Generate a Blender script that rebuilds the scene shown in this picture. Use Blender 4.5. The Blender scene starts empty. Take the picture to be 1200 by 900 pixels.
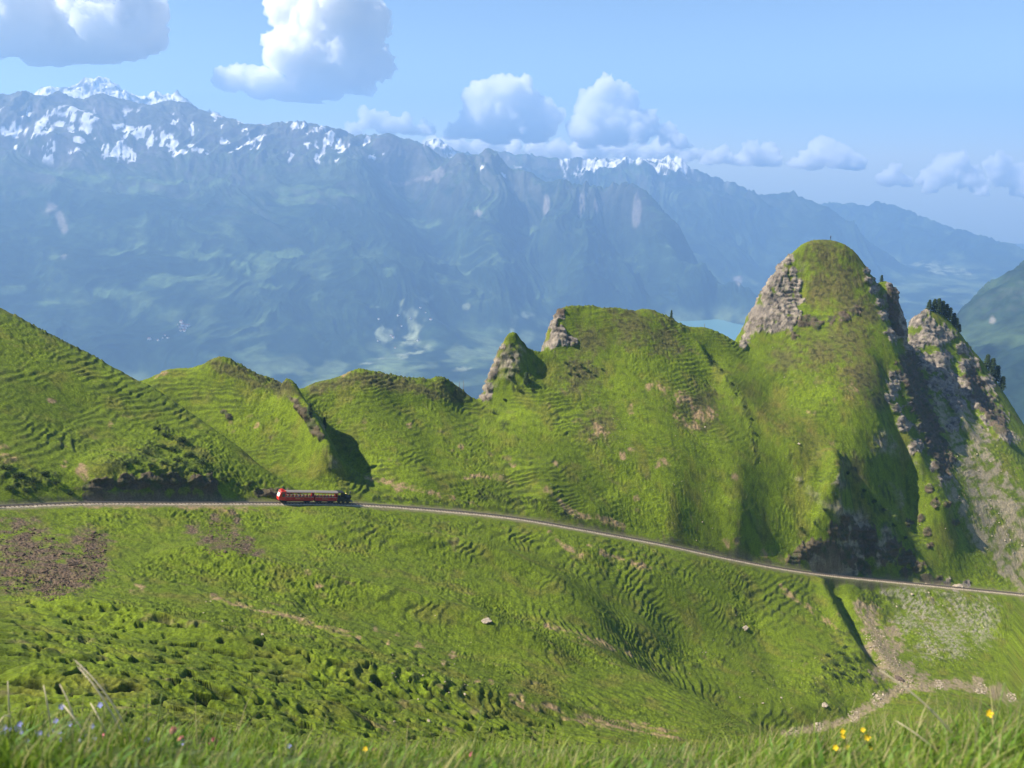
import bpy, bmesh, math, random, time
import numpy as np
from mathutils import Vector, Matrix
T0 = time.time()
random.seed(7)
RNG = np.random.default_rng(7)
scene = bpy.context.scene
COL = scene.collection
f32 = np.float32

# ---------------------------------------------------------------- camera model (1200 x 900 photo pixels)
FPX = 1039.0
HORIZON = 185.0
PITCH = math.atan((450.0 - HORIZON) / FPX)
CP, SP = math.cos(PITCH), math.sin(PITCH)

def pdir(px, py):
    X = px - 600.0; Yc = 450.0 - py
    return X, FPX * CP + Yc * SP, -FPX * SP + Yc * CP

def P(px, py, r):
    """world point seen at a photo pixel, at horizontal distance r from the camera"""
    x, y, z = pdir(px, py)
    k = r / math.hypot(x, y)
    return (x * k, y * k, z * k)

# ---------------------------------------------------------------- noise
_perm = RNG.permutation(256).astype(np.int32)
_perm2 = np.concatenate([_perm, _perm])
_ang = RNG.random(256) * 2 * np.pi
_g2x = np.cos(_ang).astype(f32); _g2y = np.sin(_ang).astype(f32)
_g3 = RNG.normal(size=(256, 3)); _g3 /= np.linalg.norm(_g3, axis=1)[:, None]; _g3 = _g3.astype(f32)

def perlin2(x, y, seed=0):
    x = np.asarray(x, dtype=np.float64) + seed * 17.31; y = np.asarray(y, dtype=np.float64) + seed * 7.77
    xf = np.floor(x); yf = np.floor(y)
    xi = xf.astype(np.int64) & 255; yi = yf.astype(np.int64) & 255
    fx = (x - xf).astype(f32); fy = (y - yf).astype(f32)
    u = fx * fx * fx * (fx * (fx * 6 - 15) + 10); v = fy * fy * fy * (fy * (fy * 6 - 15) + 10)
    xi1 = (xi + 1) & 255; yi1 = (yi + 1) & 255
    def g(a, b, dx, dy):
        h = _perm2[_perm2[a] + b]
        return _g2x[h] * dx + _g2y[h] * dy
    n00 = g(xi, yi, fx, fy); n10 = g(xi1, yi, fx - 1, fy)
    n01 = g(xi, yi1, fx, fy - 1); n11 = g(xi1, yi1, fx - 1, fy - 1)
    a = n00 + u * (n10 - n00); b = n01 + u * (n11 - n01)
    return (a + v * (b - a)) * 1.5

def perlin3(x, y, z, seed=0):
    x = np.asarray(x, dtype=np.float64) + seed * 17.31; y = np.asarray(y, dtype=np.float64) + seed * 7.77; z = np.asarray(z, dtype=np.float64) + seed * 3.3
    xf = np.floor(x); yf = np.floor(y); zf = np.floor(z)
    xi = xf.astype(np.int64) & 255; yi = yf.astype(np.int64) & 255; zi = zf.astype(np.int64) & 255
    fx = (x - xf).astype(f32); fy = (y - yf).astype(f32); fz = (z - zf).astype(f32)
    u = fx * fx * (3 - 2 * fx); v = fy * fy * (3 - 2 * fy); w = fz * fz * (3 - 2 * fz)
    def g(a, b, c, dx, dy, dz):
        h = _perm2[(_perm2[_perm2[a & 255] + (b & 255)] + c) & 255]
        G = _g3[h]
        return G[..., 0] * dx + G[..., 1] * dy + G[..., 2] * dz
    out = 0
    for dz_ in (0, 1):
        n00 = g(xi, yi, zi + dz_, fx, fy, fz - dz_); n10 = g(xi + 1, yi, zi + dz_, fx - 1, fy, fz - dz_)
        n01 = g(xi, yi + 1, zi + dz_, fx, fy - 1, fz - dz_); n11 = g(xi + 1, yi + 1, zi + dz_, fx - 1, fy - 1, fz - dz_)
        a = n00 + u * (n10 - n00); b = n01 + u * (n11 - n01)
        c = a + v * (b - a)
        out = c * (1 - w) if dz_ == 0 else out + c * w
    return out * 1.5

def fbm2(x, y, octv=4, seed=0, gain=0.5, lac=2.03):
    s = 0; a = 1.0; t = 0.0
    for i in range(octv):
        s = s + a * perlin2(x, y, seed + i * 3); t += a
        x = x * lac; y = y * lac; a *= gain
    return s / t

def ridged2(x, y, octv=4, seed=0, gain=0.5, lac=2.07):
    s = 0; a = 1.0; t = 0.0
    for i in range(octv):
        n = 1 - np.abs(perlin2(x, y, seed + i * 5)) * 2
        s = s + a * n; t += a
        x = x * lac; y = y * lac; a *= gain
    return s / t

def fbm3(x, y, z, octv=3, seed=0, gain=0.5):
    s = 0; a = 1.0; t = 0.0
    for i in range(octv):
        s = s + a * perlin3(x, y, z, seed + i * 3); t += a
        x = x * 2.1; y = y * 2.1; z = z * 2.1; a *= gain
    return s / t

def sstep(a, b, x):
    t = np.clip((x - a) / (b - a), 0, 1)
    return t * t * (3 - 2 * t)

def mix(a, b, t):
    return a + (b - a) * t

# ---------------------------------------------------------------- helpers: lines, RBF, grids
def densify(pts, step):
    out = []
    for a, b in zip(pts[:-1], pts[1:]):
        d = math.dist(a, b); n = max(1, int(math.ceil(d / step)))
        for i in range(n):
            t = i / n
            out.append(tuple(a[k] + (b[k] - a[k]) * t for k in range(3)))
    out.append(pts[-1])
    return out

def catmull(pts, step):
    """smooth curve through the points, about one point every step metres"""
    out = []
    q = [pts[0]] + list(pts) + [pts[-1]]
    for i in range(1, len(q) - 2):
        p0, p1, p2, p3 = (np.array(q[j], dtype=float) for j in (i - 1, i, i + 1, i + 2))
        n = max(1, int(np.linalg.norm(p2 - p1) / step))
        for k in range(n):
            t = k / n
            out.append(tuple(0.5 * ((2 * p1) + (-p0 + p2) * t + (2 * p0 - 5 * p1 + 4 * p2 - p3) * t * t + (-p0 + 3 * p1 - 3 * p2 + p3) * t ** 3)))
    out.append(tuple(pts[-1]))
    return out

class Field:
    """a height field z(x, y) fitted through control points, held on a regular grid"""
    def __init__(s, pts, x0, x1, y0, y1, h, unit, lam=0.0):
        pts = np.array(pts, dtype=float)
        key = np.round(pts[:, :2] / (0.004 * unit)).astype(np.int64)
        _, idx = np.unique(key, axis=0, return_index=True)
        pts = pts[idx]
        c = pts[:, :2] / unit
        N = len(c)
        D = np.sqrt(((c[:, None] - c[None]) ** 2).sum(-1))
        A = np.zeros((N + 3, N + 3))
        A[:N, :N] = D - lam * np.eye(N)
        A[:N, N] = 1; A[:N, N + 1:] = c; A[N, :N] = 1; A[N + 1:, :N] = c.T
        w = np.linalg.solve(A, np.concatenate([pts[:, 2], [0, 0, 0]]))
        s.x0, s.y0, s.h = x0, y0, h
        s.nx = int((x1 - x0) / h) + 1; s.ny = int((y1 - y0) / h) + 1
        gx = (x0 + np.arange(s.nx) * h); gy = (y0 + np.arange(s.ny) * h)
        Z = np.empty((s.ny, s.nx), dtype=f32)
        cx = c[:, 0].astype(f32); cy = c[:, 1].astype(f32); wf = w[:N].astype(f32)
        gxu = (gx / unit).astype(f32)
        dx2 = (gxu[:, None] - cx[None]) ** 2
        for j in range(s.ny):
            yy = f32(gy[j] / unit)
            Z[j] = np.sqrt(dx2 + (yy - cy) ** 2) @ wf + f32(w[N]) + gxu * f32(w[N + 1]) + yy * f32(w[N + 2])
        s.Z = Z
        s.gx, s.gy = gx, gy
        s.n = N
    def blur(s, n=1):
        Z = s.Z
        for _ in range(n):
            P_ = np.pad(Z, 1, mode='edge')
            Z = (P_[:-2, 1:-1] + 2 * P_[1:-1, 1:-1] + P_[2:, 1:-1]) / 4
            P_ = np.pad(Z, 1, mode='edge')
            Z = (P_[1:-1, :-2] + 2 * P_[1:-1, 1:-1] + P_[1:-1, 2:]) / 4
        s.Z = Z.astype(f32)
    def lin(s, G, x, y):
        fx = np.clip((np.asarray(x) - s.x0) / s.h, 0, s.nx - 1.001); fy = np.clip((np.asarray(y) - s.y0) / s.h, 0, s.ny - 1.001)
        i = fx.astype(np.int32); j = fy.astype(np.int32)
        u = (fx - i).astype(f32); v = (fy - j).astype(f32)
        return (G[j, i] * (1 - u) + G[j, i + 1] * u) * (1 - v) + (G[j + 1, i] * (1 - u) + G[j + 1, i + 1] * u) * v
    def cub(s, G, x, y):
        fx = np.clip((np.asarray(x) - s.x0) / s.h, 1, s.nx - 2.001); fy = np.clip((np.asarray(y) - s.y0) / s.h, 1, s.ny - 2.001)
        i = fx.astype(np.int32); j = fy.astype(np.int32)
        u = (fx - i).astype(f32); v = (fy - j).astype(f32)
        def w(t):
            return (-.5 * t + t * t - .5 * t ** 3, 1 - 2.5 * t * t + 1.5 * t ** 3, .5 * t + 2 * t * t - 1.5 * t ** 3, -.5 * t * t + .5 * t ** 3)
        wu = w(u); wv = w(v); out = 0
        i = np.minimum(i, s.nx - 3); j = np.minimum(j, s.ny - 3)
        for b in range(4):
            row = 0
            for a in range(4):
                row = row + G[j + b - 1, i + a - 1] * wu[a]
            out = out + row * wv[b]
        return out

def polydist(px, py, line):
    """distance to a polyline in plan, signed side, and its interpolated z, for arrays px, py"""
    best = np.full(px.shape, 1e9, dtype=np.float64); side = np.zeros(px.shape); zz = np.zeros(px.shape); tt = np.zeros(px.shape)
    L = len(line) - 1
    for k in range(L):
        a = line[k]; b = line[k + 1]
        dx, dy = b[0] - a[0], b[1] - a[1]; l2 = dx * dx + dy * dy + 1e-9
        t = np.clip(((px - a[0]) * dx + (py - a[1]) * dy) / l2, 0, 1)
        ex = px - a[0] - t * dx; ey = py - a[1] - t * dy
        d = ex * ex + ey * ey
        m = d < best
        best = np.where(m, d, best)
        side = np.where(m, dx * ey - dy * ex, side)      # > 0: to the left of the line
        zz = np.where(m, a[2] + (b[2] - a[2]) * t, zz)
        tt = np.where(m, (k + t) / L, tt)
    return np.sqrt(best), side, zz, tt

def grid_mesh(name, X, Y, Z, colors=None, mat=None, attrs=None):
    """X, Y, Z: (rows, cols) arrays -> one mesh object"""
    nr, nc = X.shape
    co = np.stack([X, Y, Z], -1).reshape(-1, 3).astype(f32)
    idx = np.arange(nr * nc, dtype=np.int32).reshape(nr, nc)
    q = np.stack([idx[:-1, :-1], idx[:-1, 1:], idx[1:, 1:], idx[1:, :-1]], -1).reshape(-1, 4)
    me = bpy.data.meshes.new(name)
    me.vertices.add(len(co)); me.vertices.foreach_set('co', co.ravel())
    me.loops.add(q.size); me.loops.foreach_set('vertex_index', q.ravel())
    me.polygons.add(len(q)); me.polygons.foreach_set('loop_start', np.arange(0, q.size, 4, dtype=np.int32))
    try: me.polygons.foreach_set('loop_total', np.full(len(q), 4, dtype=np.int32))
    except Exception: pass
    me.update(calc_edges=True)
    me.shade_smooth()
    if colors is not None:
        ca = me.attributes.new('Albedo', 'FLOAT_COLOR', 'POINT')
        c4 = np.ones((len(co), 4), dtype=f32); c4[:, :3] = colors.reshape(-1, 3)
        ca.data.foreach_set('color', c4.ravel())
    for k, v in (attrs or {}).items():
        at = me.attributes.new(k, 'FLOAT', 'POINT'); at.data.foreach_set('value', v.astype(f32).ravel())
    if mat: me.materials.append(mat)
    o = bpy.data.objects.new(name, me); COL.objects.link(o)
    return o

def polar_rows(zf, th, rmin, rmax, ns, nrows, hidden=0.1, cmin=0.25, coarse=5, blur=5, vmin=-1e9):
    """radii of the mesh rows for every column, close together where the ground shows large"""
    tc = th[::coarse]
    if tc[-1] != th[-1]: tc = np.append(tc, th[-1])
    R = np.geomspace(rmin, rmax, ns)
    X = np.sin(tc)[:, None] * R; Y = np.cos(tc)[:, None] * R
    Zc = zf(X, Y)
    el = np.arctan2(Zc, R[None]) * FPX
    rm = np.maximum.accumulate(el, axis=1)
    vis = (el >= rm - 3).astype(f32)
    d = np.abs(np.diff(el, axis=1)); dr = np.diff(np.log(R))[None]
    v = np.maximum(vis[:, 1:], vis[:, :-1])
    dens = (d + cmin * FPX * dr * 0.2) * (hidden + (1 - hidden) * v)
    dens = np.clip(dens, 0, 40)
    k = np.hanning(2 * blur + 3)[1:-1]; k /= k.sum()
    pad = np.pad(dens, ((blur, blur), (0, 0)), mode='edge')
    dens = sum(k[i] * pad[i:i + len(tc)] for i in range(2 * blur + 1))
    kk = np.hanning(9)[1:-1]; kk /= kk.sum()
    pad = np.pad(dens, ((0, 0), (3, 3)), mode='edge')
    dens = sum(kk[i] * pad[:, i:i + ns - 1] for i in range(7))
    cum = np.concatenate([np.zeros((len(tc), 1)), np.cumsum(dens, axis=1)], axis=1)
    out = np.empty((len(tc), nrows))
    for i in range(len(tc)):
        out[i] = np.interp(np.linspace(0, cum[i, -1], nrows), cum[i], R)
    full = np.empty((nrows, len(th)))
    for r_ in range(nrows):
        full[r_] = np.interp(th, tc, out[:, r_])
    return full, cum[:, -1]

# ---------------------------------------------------------------- tagging
def tag(o, label=None, cat=None, group=None, kind=None):
    if label: o['label'] = label
    if cat: o['category'] = cat
    if group: o['group'] = group
    if kind: o['kind'] = kind
    return o

def pix(*a):  # list of (px, py, r) -> world points
    return [P(*t) for t in a]
HAZE_COLOR = (.34, .59, .98, 1); HAZE_DENSITY = 1.0e-4
SKY_STRENGTH = .076; SUN_STRENGTH = 5.0; EXPOSURE = 1.08; VB = 32
CLOUD_D = 1/95.; CLOUD_VOX = 42.0
# ================================================================ NEAR TERRAIN
track_px = [(-220, 600, 212), (-100, 597, 218), (0, 594, 224), (100, 590, 229), (200, 590, 235), (325, 590, 245), (410, 591, 253), (500, 597, 261), (600, 607, 270),
            (700, 624, 282), (780, 639, 294), (860, 656, 309), (920, 667, 322), (980, 675, 338), (1060, 683, 358), (1130, 690, 376), (1200, 697, 395), (1300, 708, 420), (1420, 722, 455)]
TRACK = catmull([P(*t) for t in track_px], 1.0)

hill1 = [(-400, 250, 400), (-150, 290, 350), (0, 360, 322), (60, 393, 313), (120, 423, 303), (165, 447, 293), (200, 470, 285), (250, 505, 274), (300, 540, 263), (343, 571, 253)]
hill2 = [(165, 447, 318), (183, 439, 318), (200, 431, 317), (232, 430, 314), (248, 420, 312), (256, 415, 311), (270, 420, 311), (285, 431, 311), (300, 438, 311), (330, 450, 312), (350, 456, 312)]
hill3 = [(356, 455, 313), (368, 446, 314), (400, 441, 315), (412, 432, 317), (424, 430, 318), (440, 436, 320), (480, 444, 323), (495, 441, 324), (505, 446, 325), (518, 439, 326), (530, 449, 328), (548, 462, 330), (560, 469, 332)]
pinn = [(566, 458, 333), (572, 442, 334), (578, 425, 335), (584, 405, 336), (590, 391, 337), (596, 382, 338), (604, 384, 339), (610, 396, 341), (618, 404, 343), (632, 410, 346)]
bigh = [(638, 404, 351), (640, 392, 355), (645, 375, 359), (652, 362, 361), (665, 358, 362), (690, 357, 366), (712, 361, 369), (728, 360, 371), (740, 366, 374), (752, 360, 376), (762, 361, 377), (775, 367, 379), (792, 376, 381), (805, 383, 383), (820, 381, 386), (835, 385, 389), (850, 393, 394), (862, 401, 399)]
dome = [(868, 404, 404), (872, 394, 408), (876, 380, 413), (885, 355, 419), (895, 336, 424), (905, 322, 428), (917, 306, 432), (930, 294, 435), (942, 284, 437), (955, 280, 439), (970, 280, 440), (985, 283, 441), (998, 290, 443), (1008, 302, 445), (1018, 316, 446), (1024, 328, 447)]
tower = [(1030, 324, 454), (1038, 324, 456), (1047, 334, 457), (1054, 346, 458), (1057, 362, 459), (1056, 392, 460)]
kpeak = [(1062, 388, 496), (1068, 374, 504), (1078, 366, 508), (1088, 362, 510), (1100, 364, 513), (1112, 374, 516), (1124, 388, 519), (1136, 405, 522), (1148, 418, 526), (1160, 440, 530), (1172, 456, 534), (1185, 480, 538), (1200, 512, 542), (1260, 620, 552), (1400, 700, 600)]

lines = []
def L(*a, step=6):
    lines.append((densify(pix(*a), step)))
for h_ in (hill1, hill2, hill3, pinn, bigh, dome, tower, kpeak): L(*h_, step=5)
# track bench
def offset(line, d, dz=0.0, every=5):
    out = []
    for i in range(0, len(line) - 1, every):
        a = line[i]; b = line[min(i + 1, len(line) - 1)]
        dx, dy = b[0] - a[0], b[1] - a[1]; l = math.hypot(dx, dy) + 1e-9
        out.append((a[0] - dy / l * d, a[1] + dx / l * d, a[2] + dz))
    return out
lines.append(offset(TRACK, 2.2)); lines.append(offset(TRACK, -2.2))
# cut bank above the track on the left
L((20, 578, 229), (88, 572, 233), (125, 557, 235), (180, 553, 239), (235, 560, 242), (262, 575, 244), (320, 578, 250))
# hill 1 face
L((0, 430, 284), (0, 500, 255), (0, 560, 233)); L((100, 480, 274), (100, 530, 250)); L((180, 500, 268), (200, 540, 252)); L((-200, 420, 300), (-200, 520, 245)); L((-400, 400, 320), (-400, 560, 240))
# hollow behind hill 1's spur
L((172, 460, 305), (205, 484, 296), (255, 518, 283), (305, 552, 270), (350, 580, 258))
L((0, 372, 338), (100, 424, 320), (150, 455, 308))
# hill 2 face and its spur
L((210, 445, 310), (240, 470, 301), (280, 500, 289), (320, 540, 274), (370, 580, 259))
L((256, 416, 311), (300, 446, 302), (330, 464, 295), (345, 474, 290), (362, 495, 283), (378, 525, 274), (392, 555, 266), (405, 583, 257))
L((362, 462, 308), (384, 498, 297), (408, 535, 281), (432, 563, 271), (455, 586, 262))
# bowl (hill 3) face
L((400, 470, 305), (450, 520, 286), (500, 570, 271)); L((470, 470, 310), (520, 520, 294), (560, 570, 279)); L((540, 480, 322), (580, 520, 304), (620, 570, 287))
# pinnacle front and foot
L((563, 472, 331), (575, 474, 328), (590, 470, 327)); L((598, 410, 334), (602, 440, 331), (606, 462, 328)); L((622, 430, 338), (640, 440, 338)); L((585, 445, 331), (590, 425, 334))
# big hill face
L((637, 410, 347), (650, 408, 348), (675, 412, 350), (682, 405, 352)); L((650, 385, 354), (672, 385, 356), (682, 370, 362))
L((720, 400, 358), (720, 450, 341), (710, 500, 322), (700, 560, 300), (700, 600, 288)); L((660, 450, 335), (650, 520, 307), (640, 580, 283))
L((780, 400, 367), (790, 460, 345), (800, 520, 326), (790, 590, 306), (790, 625, 299)); L((830, 430, 375), (850, 480, 353), (870, 540, 334), (870, 600, 319), (860, 640, 312))
# ridge path from big hill toward the lower right
L((806, 386, 381), (830, 420, 371), (860, 455, 363), (900, 500, 355), (940, 540, 347), (975, 560, 343))
# dome: cliff foot, front, lower slope
L((870, 402, 400), (876, 396, 403), (886, 392, 405), (905, 397, 406), (922, 392, 408), (935, 388, 409)); L((940, 384, 412), (960, 387, 412), (985, 384, 414), (1012, 380, 420), (1030, 385, 423))
L((936, 350, 425), (934, 320, 431)); L((905, 360, 418), (920, 335, 426)); L((965, 350, 424), (970, 315, 433)); L((1000, 350, 427), (1000, 320, 436)); L((900, 380, 410), (930, 375, 413))
L((880, 420, 390), (920, 430, 388), (960, 430, 392), (1000, 425, 400), (1030, 430, 405)); L((900, 470, 371), (950, 480, 371), (1000, 480, 377), (1030, 490, 383)); L((960, 520, 360), (1010, 530, 368), (1050, 540, 384))
# rib to the right of the dome (sunlit edge) and the shaded gully behind it
L((1024, 332, 446), (1034, 365, 436), (1046, 395, 427), (1054, 430, 417), (1044, 462, 411), (1052, 490, 404), (1062, 520, 398), (1085, 555, 393), (1105, 590, 388))
L((1030, 360, 449), (1046, 392, 445), (1058, 420, 440), (1066, 450, 436), (1080, 490, 429), (1100, 530, 419), (1118, 565, 410), (1130, 600, 403))
L((1058, 392, 470), (1066, 420, 462), (1078, 455, 450), (1096, 490, 438))
# k peak: ribs and scree
L((1088, 363, 510), (1094, 400, 498), (1104, 440, 484), (1118, 480, 466), (1130, 510, 450)); L((1110, 400, 508), (1126, 440, 500), (1128, 470, 484), (1150, 500, 472), (1178, 520, 468), (1200, 550, 455))
L((1140, 445, 512), (1165, 480, 505), (1190, 510, 500)); L((1118, 530, 430), (1150, 560, 432), (1180, 590, 430), (1200, 612, 428)); L((1120, 610, 400), (1150, 635, 404), (1180, 660, 407), (1200, 680, 408))
L((1250, 600, 470), (1300, 650, 450), (1350, 690, 445))
# cliff above the track: upper edge, foot, slope right of it
L((982, 522, 355), (990, 545, 350), (987, 575, 345), (976, 605, 340), (962, 620, 337), (940, 634, 334), (922, 640, 331)); L((1006, 560, 362), (1012, 590, 359), (1022, 620, 358), (1034, 645, 358))
L((940, 595, 341), (905, 610, 331), (885, 632, 321)); L((930, 565, 346), (960, 580, 346)); L((958, 600, 342), (936, 618, 336))
L((925, 664, 325), (950, 667, 333), (990, 671, 344), (1030, 676, 355)); L((1042, 655, 362), (1060, 660, 365), (1085, 668, 370), (1110, 677, 376)); L((1060, 580, 388), (1070, 620, 380), (1090, 650, 376)); L((1130, 675, 384), (1180, 687, 396))
# ---------------- below the track
L((-200, 650, 180), (0, 650, 190), (150, 650, 196), (300, 645, 208)); L((-200, 760, 100), (0, 700, 152), (150, 700, 160), (300, 700, 172))
L((0, 760, 108), (150, 765, 116), (300, 765, 128)); L((0, 830, 70), (150, 832, 78), (300, 845, 86), (450, 868, 90), (600, 872, 108), (750, 872, 126), (880, 872, 150))
L((380, 620, 232), (450, 640, 226), (600, 655, 240)); L((450, 700, 187), (600, 705, 210), (700, 720, 225)); L((450, 760, 149), (600, 765, 172), (700, 790, 178)); L((450, 820, 114), (600, 830, 132), (700, 840, 147))
L((700, 660, 258), (800, 680, 278), (880, 690, 300)); L((720, 740, 236), (800, 750, 252), (880, 750, 275), (940, 740, 292)); L((780, 790, 226), (850, 800, 238), (930, 800, 256), (980, 790, 270)); L((850, 838, 222), (920, 840, 234), (980, 825, 252))
# near spur in front of the stream, lower middle
L((590, 716, 205), (680, 752, 199), (750, 785, 193), (820, 818, 186), (880, 848, 180), (905, 862, 176)); L((760, 800, 202), (820, 828, 206), (870, 850, 212))
# shaded gully under the track and the stream
L((962, 684, 331), (975, 715, 316), (990, 745, 303), (1012, 778, 287), (1026, 800, 276)); L((978, 690, 334), (995, 725, 322), (1012, 755, 307), (1030, 785, 291), (1036, 806, 279))
L((1060, 806, 284), (1030, 822, 268), (1000, 838, 256), (950, 852, 240), (900, 858, 228)); L((1060, 795, 290), (1100, 802, 297), (1150, 808, 305), (1190, 820, 306))
L((1010, 700, 344), (1060, 705, 350), (1120, 715, 358), (1200, 725, 372)); L((1040, 740, 325), (1090, 750, 330), (1150, 760, 338), (1220, 770, 350)); L((1080, 785, 306), (1140, 790, 315), (1200, 800, 322))
L((1000, 852, 236), (1060, 835, 250), (1120, 832, 258), (1200, 845, 262)); L((950, 880, 190), (1060, 872, 205), (1200, 875, 215)); L((1350, 830, 300), (1350, 880, 230)); L((1400, 760, 390),)
# hidden slope under the camera
for px_ in (-300, 0, 200, 400, 600, 800, 1000, 1200, 1500):
    for yf, t in ((12, .90), (20, .90), (40, .845), (60, .79)):
        x_, y_, _ = pdir(px_, 880)
        lines.append([(x_ / y_ * yf, yf, -t * yf * (1 + 0.03 * (px_ > 900)))])
# back slopes behind the crests
for h_, offs in ((hill1[:5], ((50, -32), (120, -110), (400, -420))), (hill2, ((8, -5), (40, -38), (120, -120), (400, -430))), (hill3, ((8, -6), (40, -40), (120, -125), (400, -430))),
                 (pinn, ((5, -14), (40, -50), (120, -130), (400, -430))), (bigh, ((8, -7), (40, -45), (120, -130), (400, -430))), (dome[3:], ((9, -9), (30, -45), (120, -170), (400, -450))),
                 (kpeak, ((9, -10), (40, -60), (120, -150), (380, -430)))):
    ws = densify(pix(*h_), 14)
    for dr, dz in offs:
        if dr > 60: w2 = ws[::3]
        else: w2 = ws
        o_ = []
        for x_, y_, z_ in w2:
            r_ = math.hypot(x_, y_); k = (r_ + dr) / r_
            o_.append((x_ * k, y_ * k, z_ + dz))
        lines.append(o_)
ctrl = [p for l in lines for p in l]
N = Field(ctrl, -560, 760, -12, 960, 1.25, 100.0, lam=0.004)
print('near field', N.n, round(time.time() - T0, 1))

GX, GY = np.meshgrid(N.gx, N.gy)
# undulating spurs and hollows: (polyline, height, width on its left side, width on its right side)
def ridge(pxs, h, wl, wr, taper=0.15):
    line = catmull(pix(*pxs), 6)
    xs = [p[0] for p in line]; ys = [p[1] for p in line]; m = 4 * max(wl, wr)
    i0 = max(0, int((min(xs) - m - N.x0) / N.h)); i1 = min(N.nx, int((max(xs) + m - N.x0) / N.h) + 1)
    j0 = max(0, int((min(ys) - m - N.y0) / N.h)); j1 = min(N.ny, int((max(ys) + m - N.y0) / N.h) + 1)
    gx = GX[j0:j1, i0:i1]; gy = GY[j0:j1, i0:i1]
    wob = fbm2(gx / 14, gy / 14, 2, 9) * 0.35 * min(wl, wr)
    d, sd, _, t = polydist(gx, gy, line)
    h = h * (1.35 if pxs[0][1] > 600 and h > 0 else 1)
    w = np.where(sd > 0, wl, wr)
    d = np.maximum(d + wob, 0)
    e = sstep(0, taper, t) * sstep(0, taper, 1 - t)
    N.Z[j0:j1, i0:i1] += (h * np.exp(-(d / w) ** 1.6) * e).astype(f32)
N.blur(1)
# lower slope: long diagonal swells running down to the right
ridge([(330, 612, 236), (450, 630, 230), (560, 668, 235), (680, 705, 233), (800, 745, 245)], 3.2, 9, 6)
ridge([(420, 612, 242), (560, 640, 250), (660, 668, 256), (760, 700, 262)], -1.8, 8, 8)
ridge([(170, 640, 200), (300, 675, 190), (430, 705, 185), (560, 745, 184), (680, 790, 180)], 2.8, 8, 5)
ridge([(340, 700, 172), (480, 735, 168), (600, 780, 164)], -1.5, 6, 6)
ridge([(0, 700, 150), (150, 735, 138), (300, 770, 127), (450, 800, 124), (600, 830, 132), (720, 842, 146)], 2.4, 7, 5)
ridge([(0, 780, 98), (150, 800, 94), (300, 822, 96), (450, 850, 99)], 1.6, 4, 4)
ridge([(700, 650, 268), (760, 690, 262), (800, 730, 256), (820, 790, 240)], -2.0, 8, 8)
ridge([(860, 680, 297), (885, 720, 288), (905, 770, 268), (915, 820, 245)], -1.3, 6, 6)
# spurs above the track
ridge([(330, 462, 296), (348, 480, 288), (362, 500, 282), (378, 530, 273), (392, 560, 264)], 8.5, 5, 3.0, .1)
ridge([(374, 490, 293), (398, 525, 283), (422, 555, 273)], -4, 5, 7)
ridge([(165, 450, 292), (200, 473, 284), (250, 508, 273), (300, 543, 262)], 1.2, 5, 3)
ridge([(480, 460, 314), (500, 510, 296), (520, 560, 280)], -2.0, 10, 10)
ridge([(600, 470, 322), (600, 520, 304), (620, 570, 287)], 2.0, 9, 9)
ridge([(655, 470, 330), (680, 530, 308), (720, 590, 296)], -2.2, 9, 9)
ridge([(812, 392, 379), (835, 425, 369), (865, 462, 361), (905, 505, 353), (945, 545, 346)], 2.0, 6, 3)
ridge([(800, 470, 345), (835, 520, 330), (850, 580, 318)], -2.0, 9, 9)
ridge([(900, 440, 382), (930, 490, 368), (970, 540, 352)], -1.6, 7, 7)
ridge([(1044, 450, 413), (1052, 490, 404), (1064, 520, 398), (1088, 555, 393)], 4.0, 4, 3, .15)
ridge([(1000, 550, 362), (1006, 585, 358), (1012, 615, 355), (1020, 645, 354)], -7, 5, 8, .12)
ridge([(1036, 590, 366), (1042, 615, 364), (1050, 640, 363)], 3, 3, 2.5)
ridge([(1095, 545, 407), (1105, 575, 396), (1118, 590, 392)], 3.0, 3, 3)
ridge([(1072, 595, 372), (1088, 612, 369), (1104, 640, 368)], 2.5, 3, 3)
ridge([(1094, 395, 500), (1104, 440, 484), (1118, 478, 466), (1132, 512, 448)], 5.0, 5, 4, .12)
ridge([(1128, 440, 505), (1132, 470, 488), (1160, 500, 478), (1185, 530, 468)], 6.0, 5, 4, .12)
ridge([(962, 684, 331), (972, 715, 316), (992, 745, 303), (1010, 778, 287)], 3.2, 12, 3.0, .06)
ridge([(976, 688, 335), (996, 722, 322), (1010, 752, 307), (1030, 787, 290)], -4.0, 2.5, 5, .06)
N.blur(1)
# ledges and boulders that break the crest line
# distance to the track
TD = np.full(N.Z.shape, 999.0); TZ = np.zeros(N.Z.shape); TS = np.zeros(N.Z.shape)
m_ = (GY > 60) & (GY < 470)
d_, s_, z_, _ = polydist(GX[m_], GY[m_], TRACK[::4] + [TRACK[-1]])
TD[m_] = d_; TZ[m_] = z_; TS[m_] = np.sign(s_)
TD = TD.astype(f32); TZ = TZ.astype(f32)

def fg_z(x, y):
    lip = 4.4 + 0.25 * np.sin(x * 0.8 + 1.0)
    z = -1.60 - 0.70 * np.clip(y - 2.0, 0, None) - 0.25 * np.maximum(y - lip, 0) - 0.03 * np.sin(x * 1.1 + .4)
    return z + 0.018 * np.minimum(x * x, 16.0) * sstep(1.5, 3.5, y) * (1 - sstep(5, 9, y))

def near_base(x, y):
    z = N.cub(N.Z, x, y)
    b = sstep(8, 24, y)
    return fg_z(x, y) * (1 - b) + z * b

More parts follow.
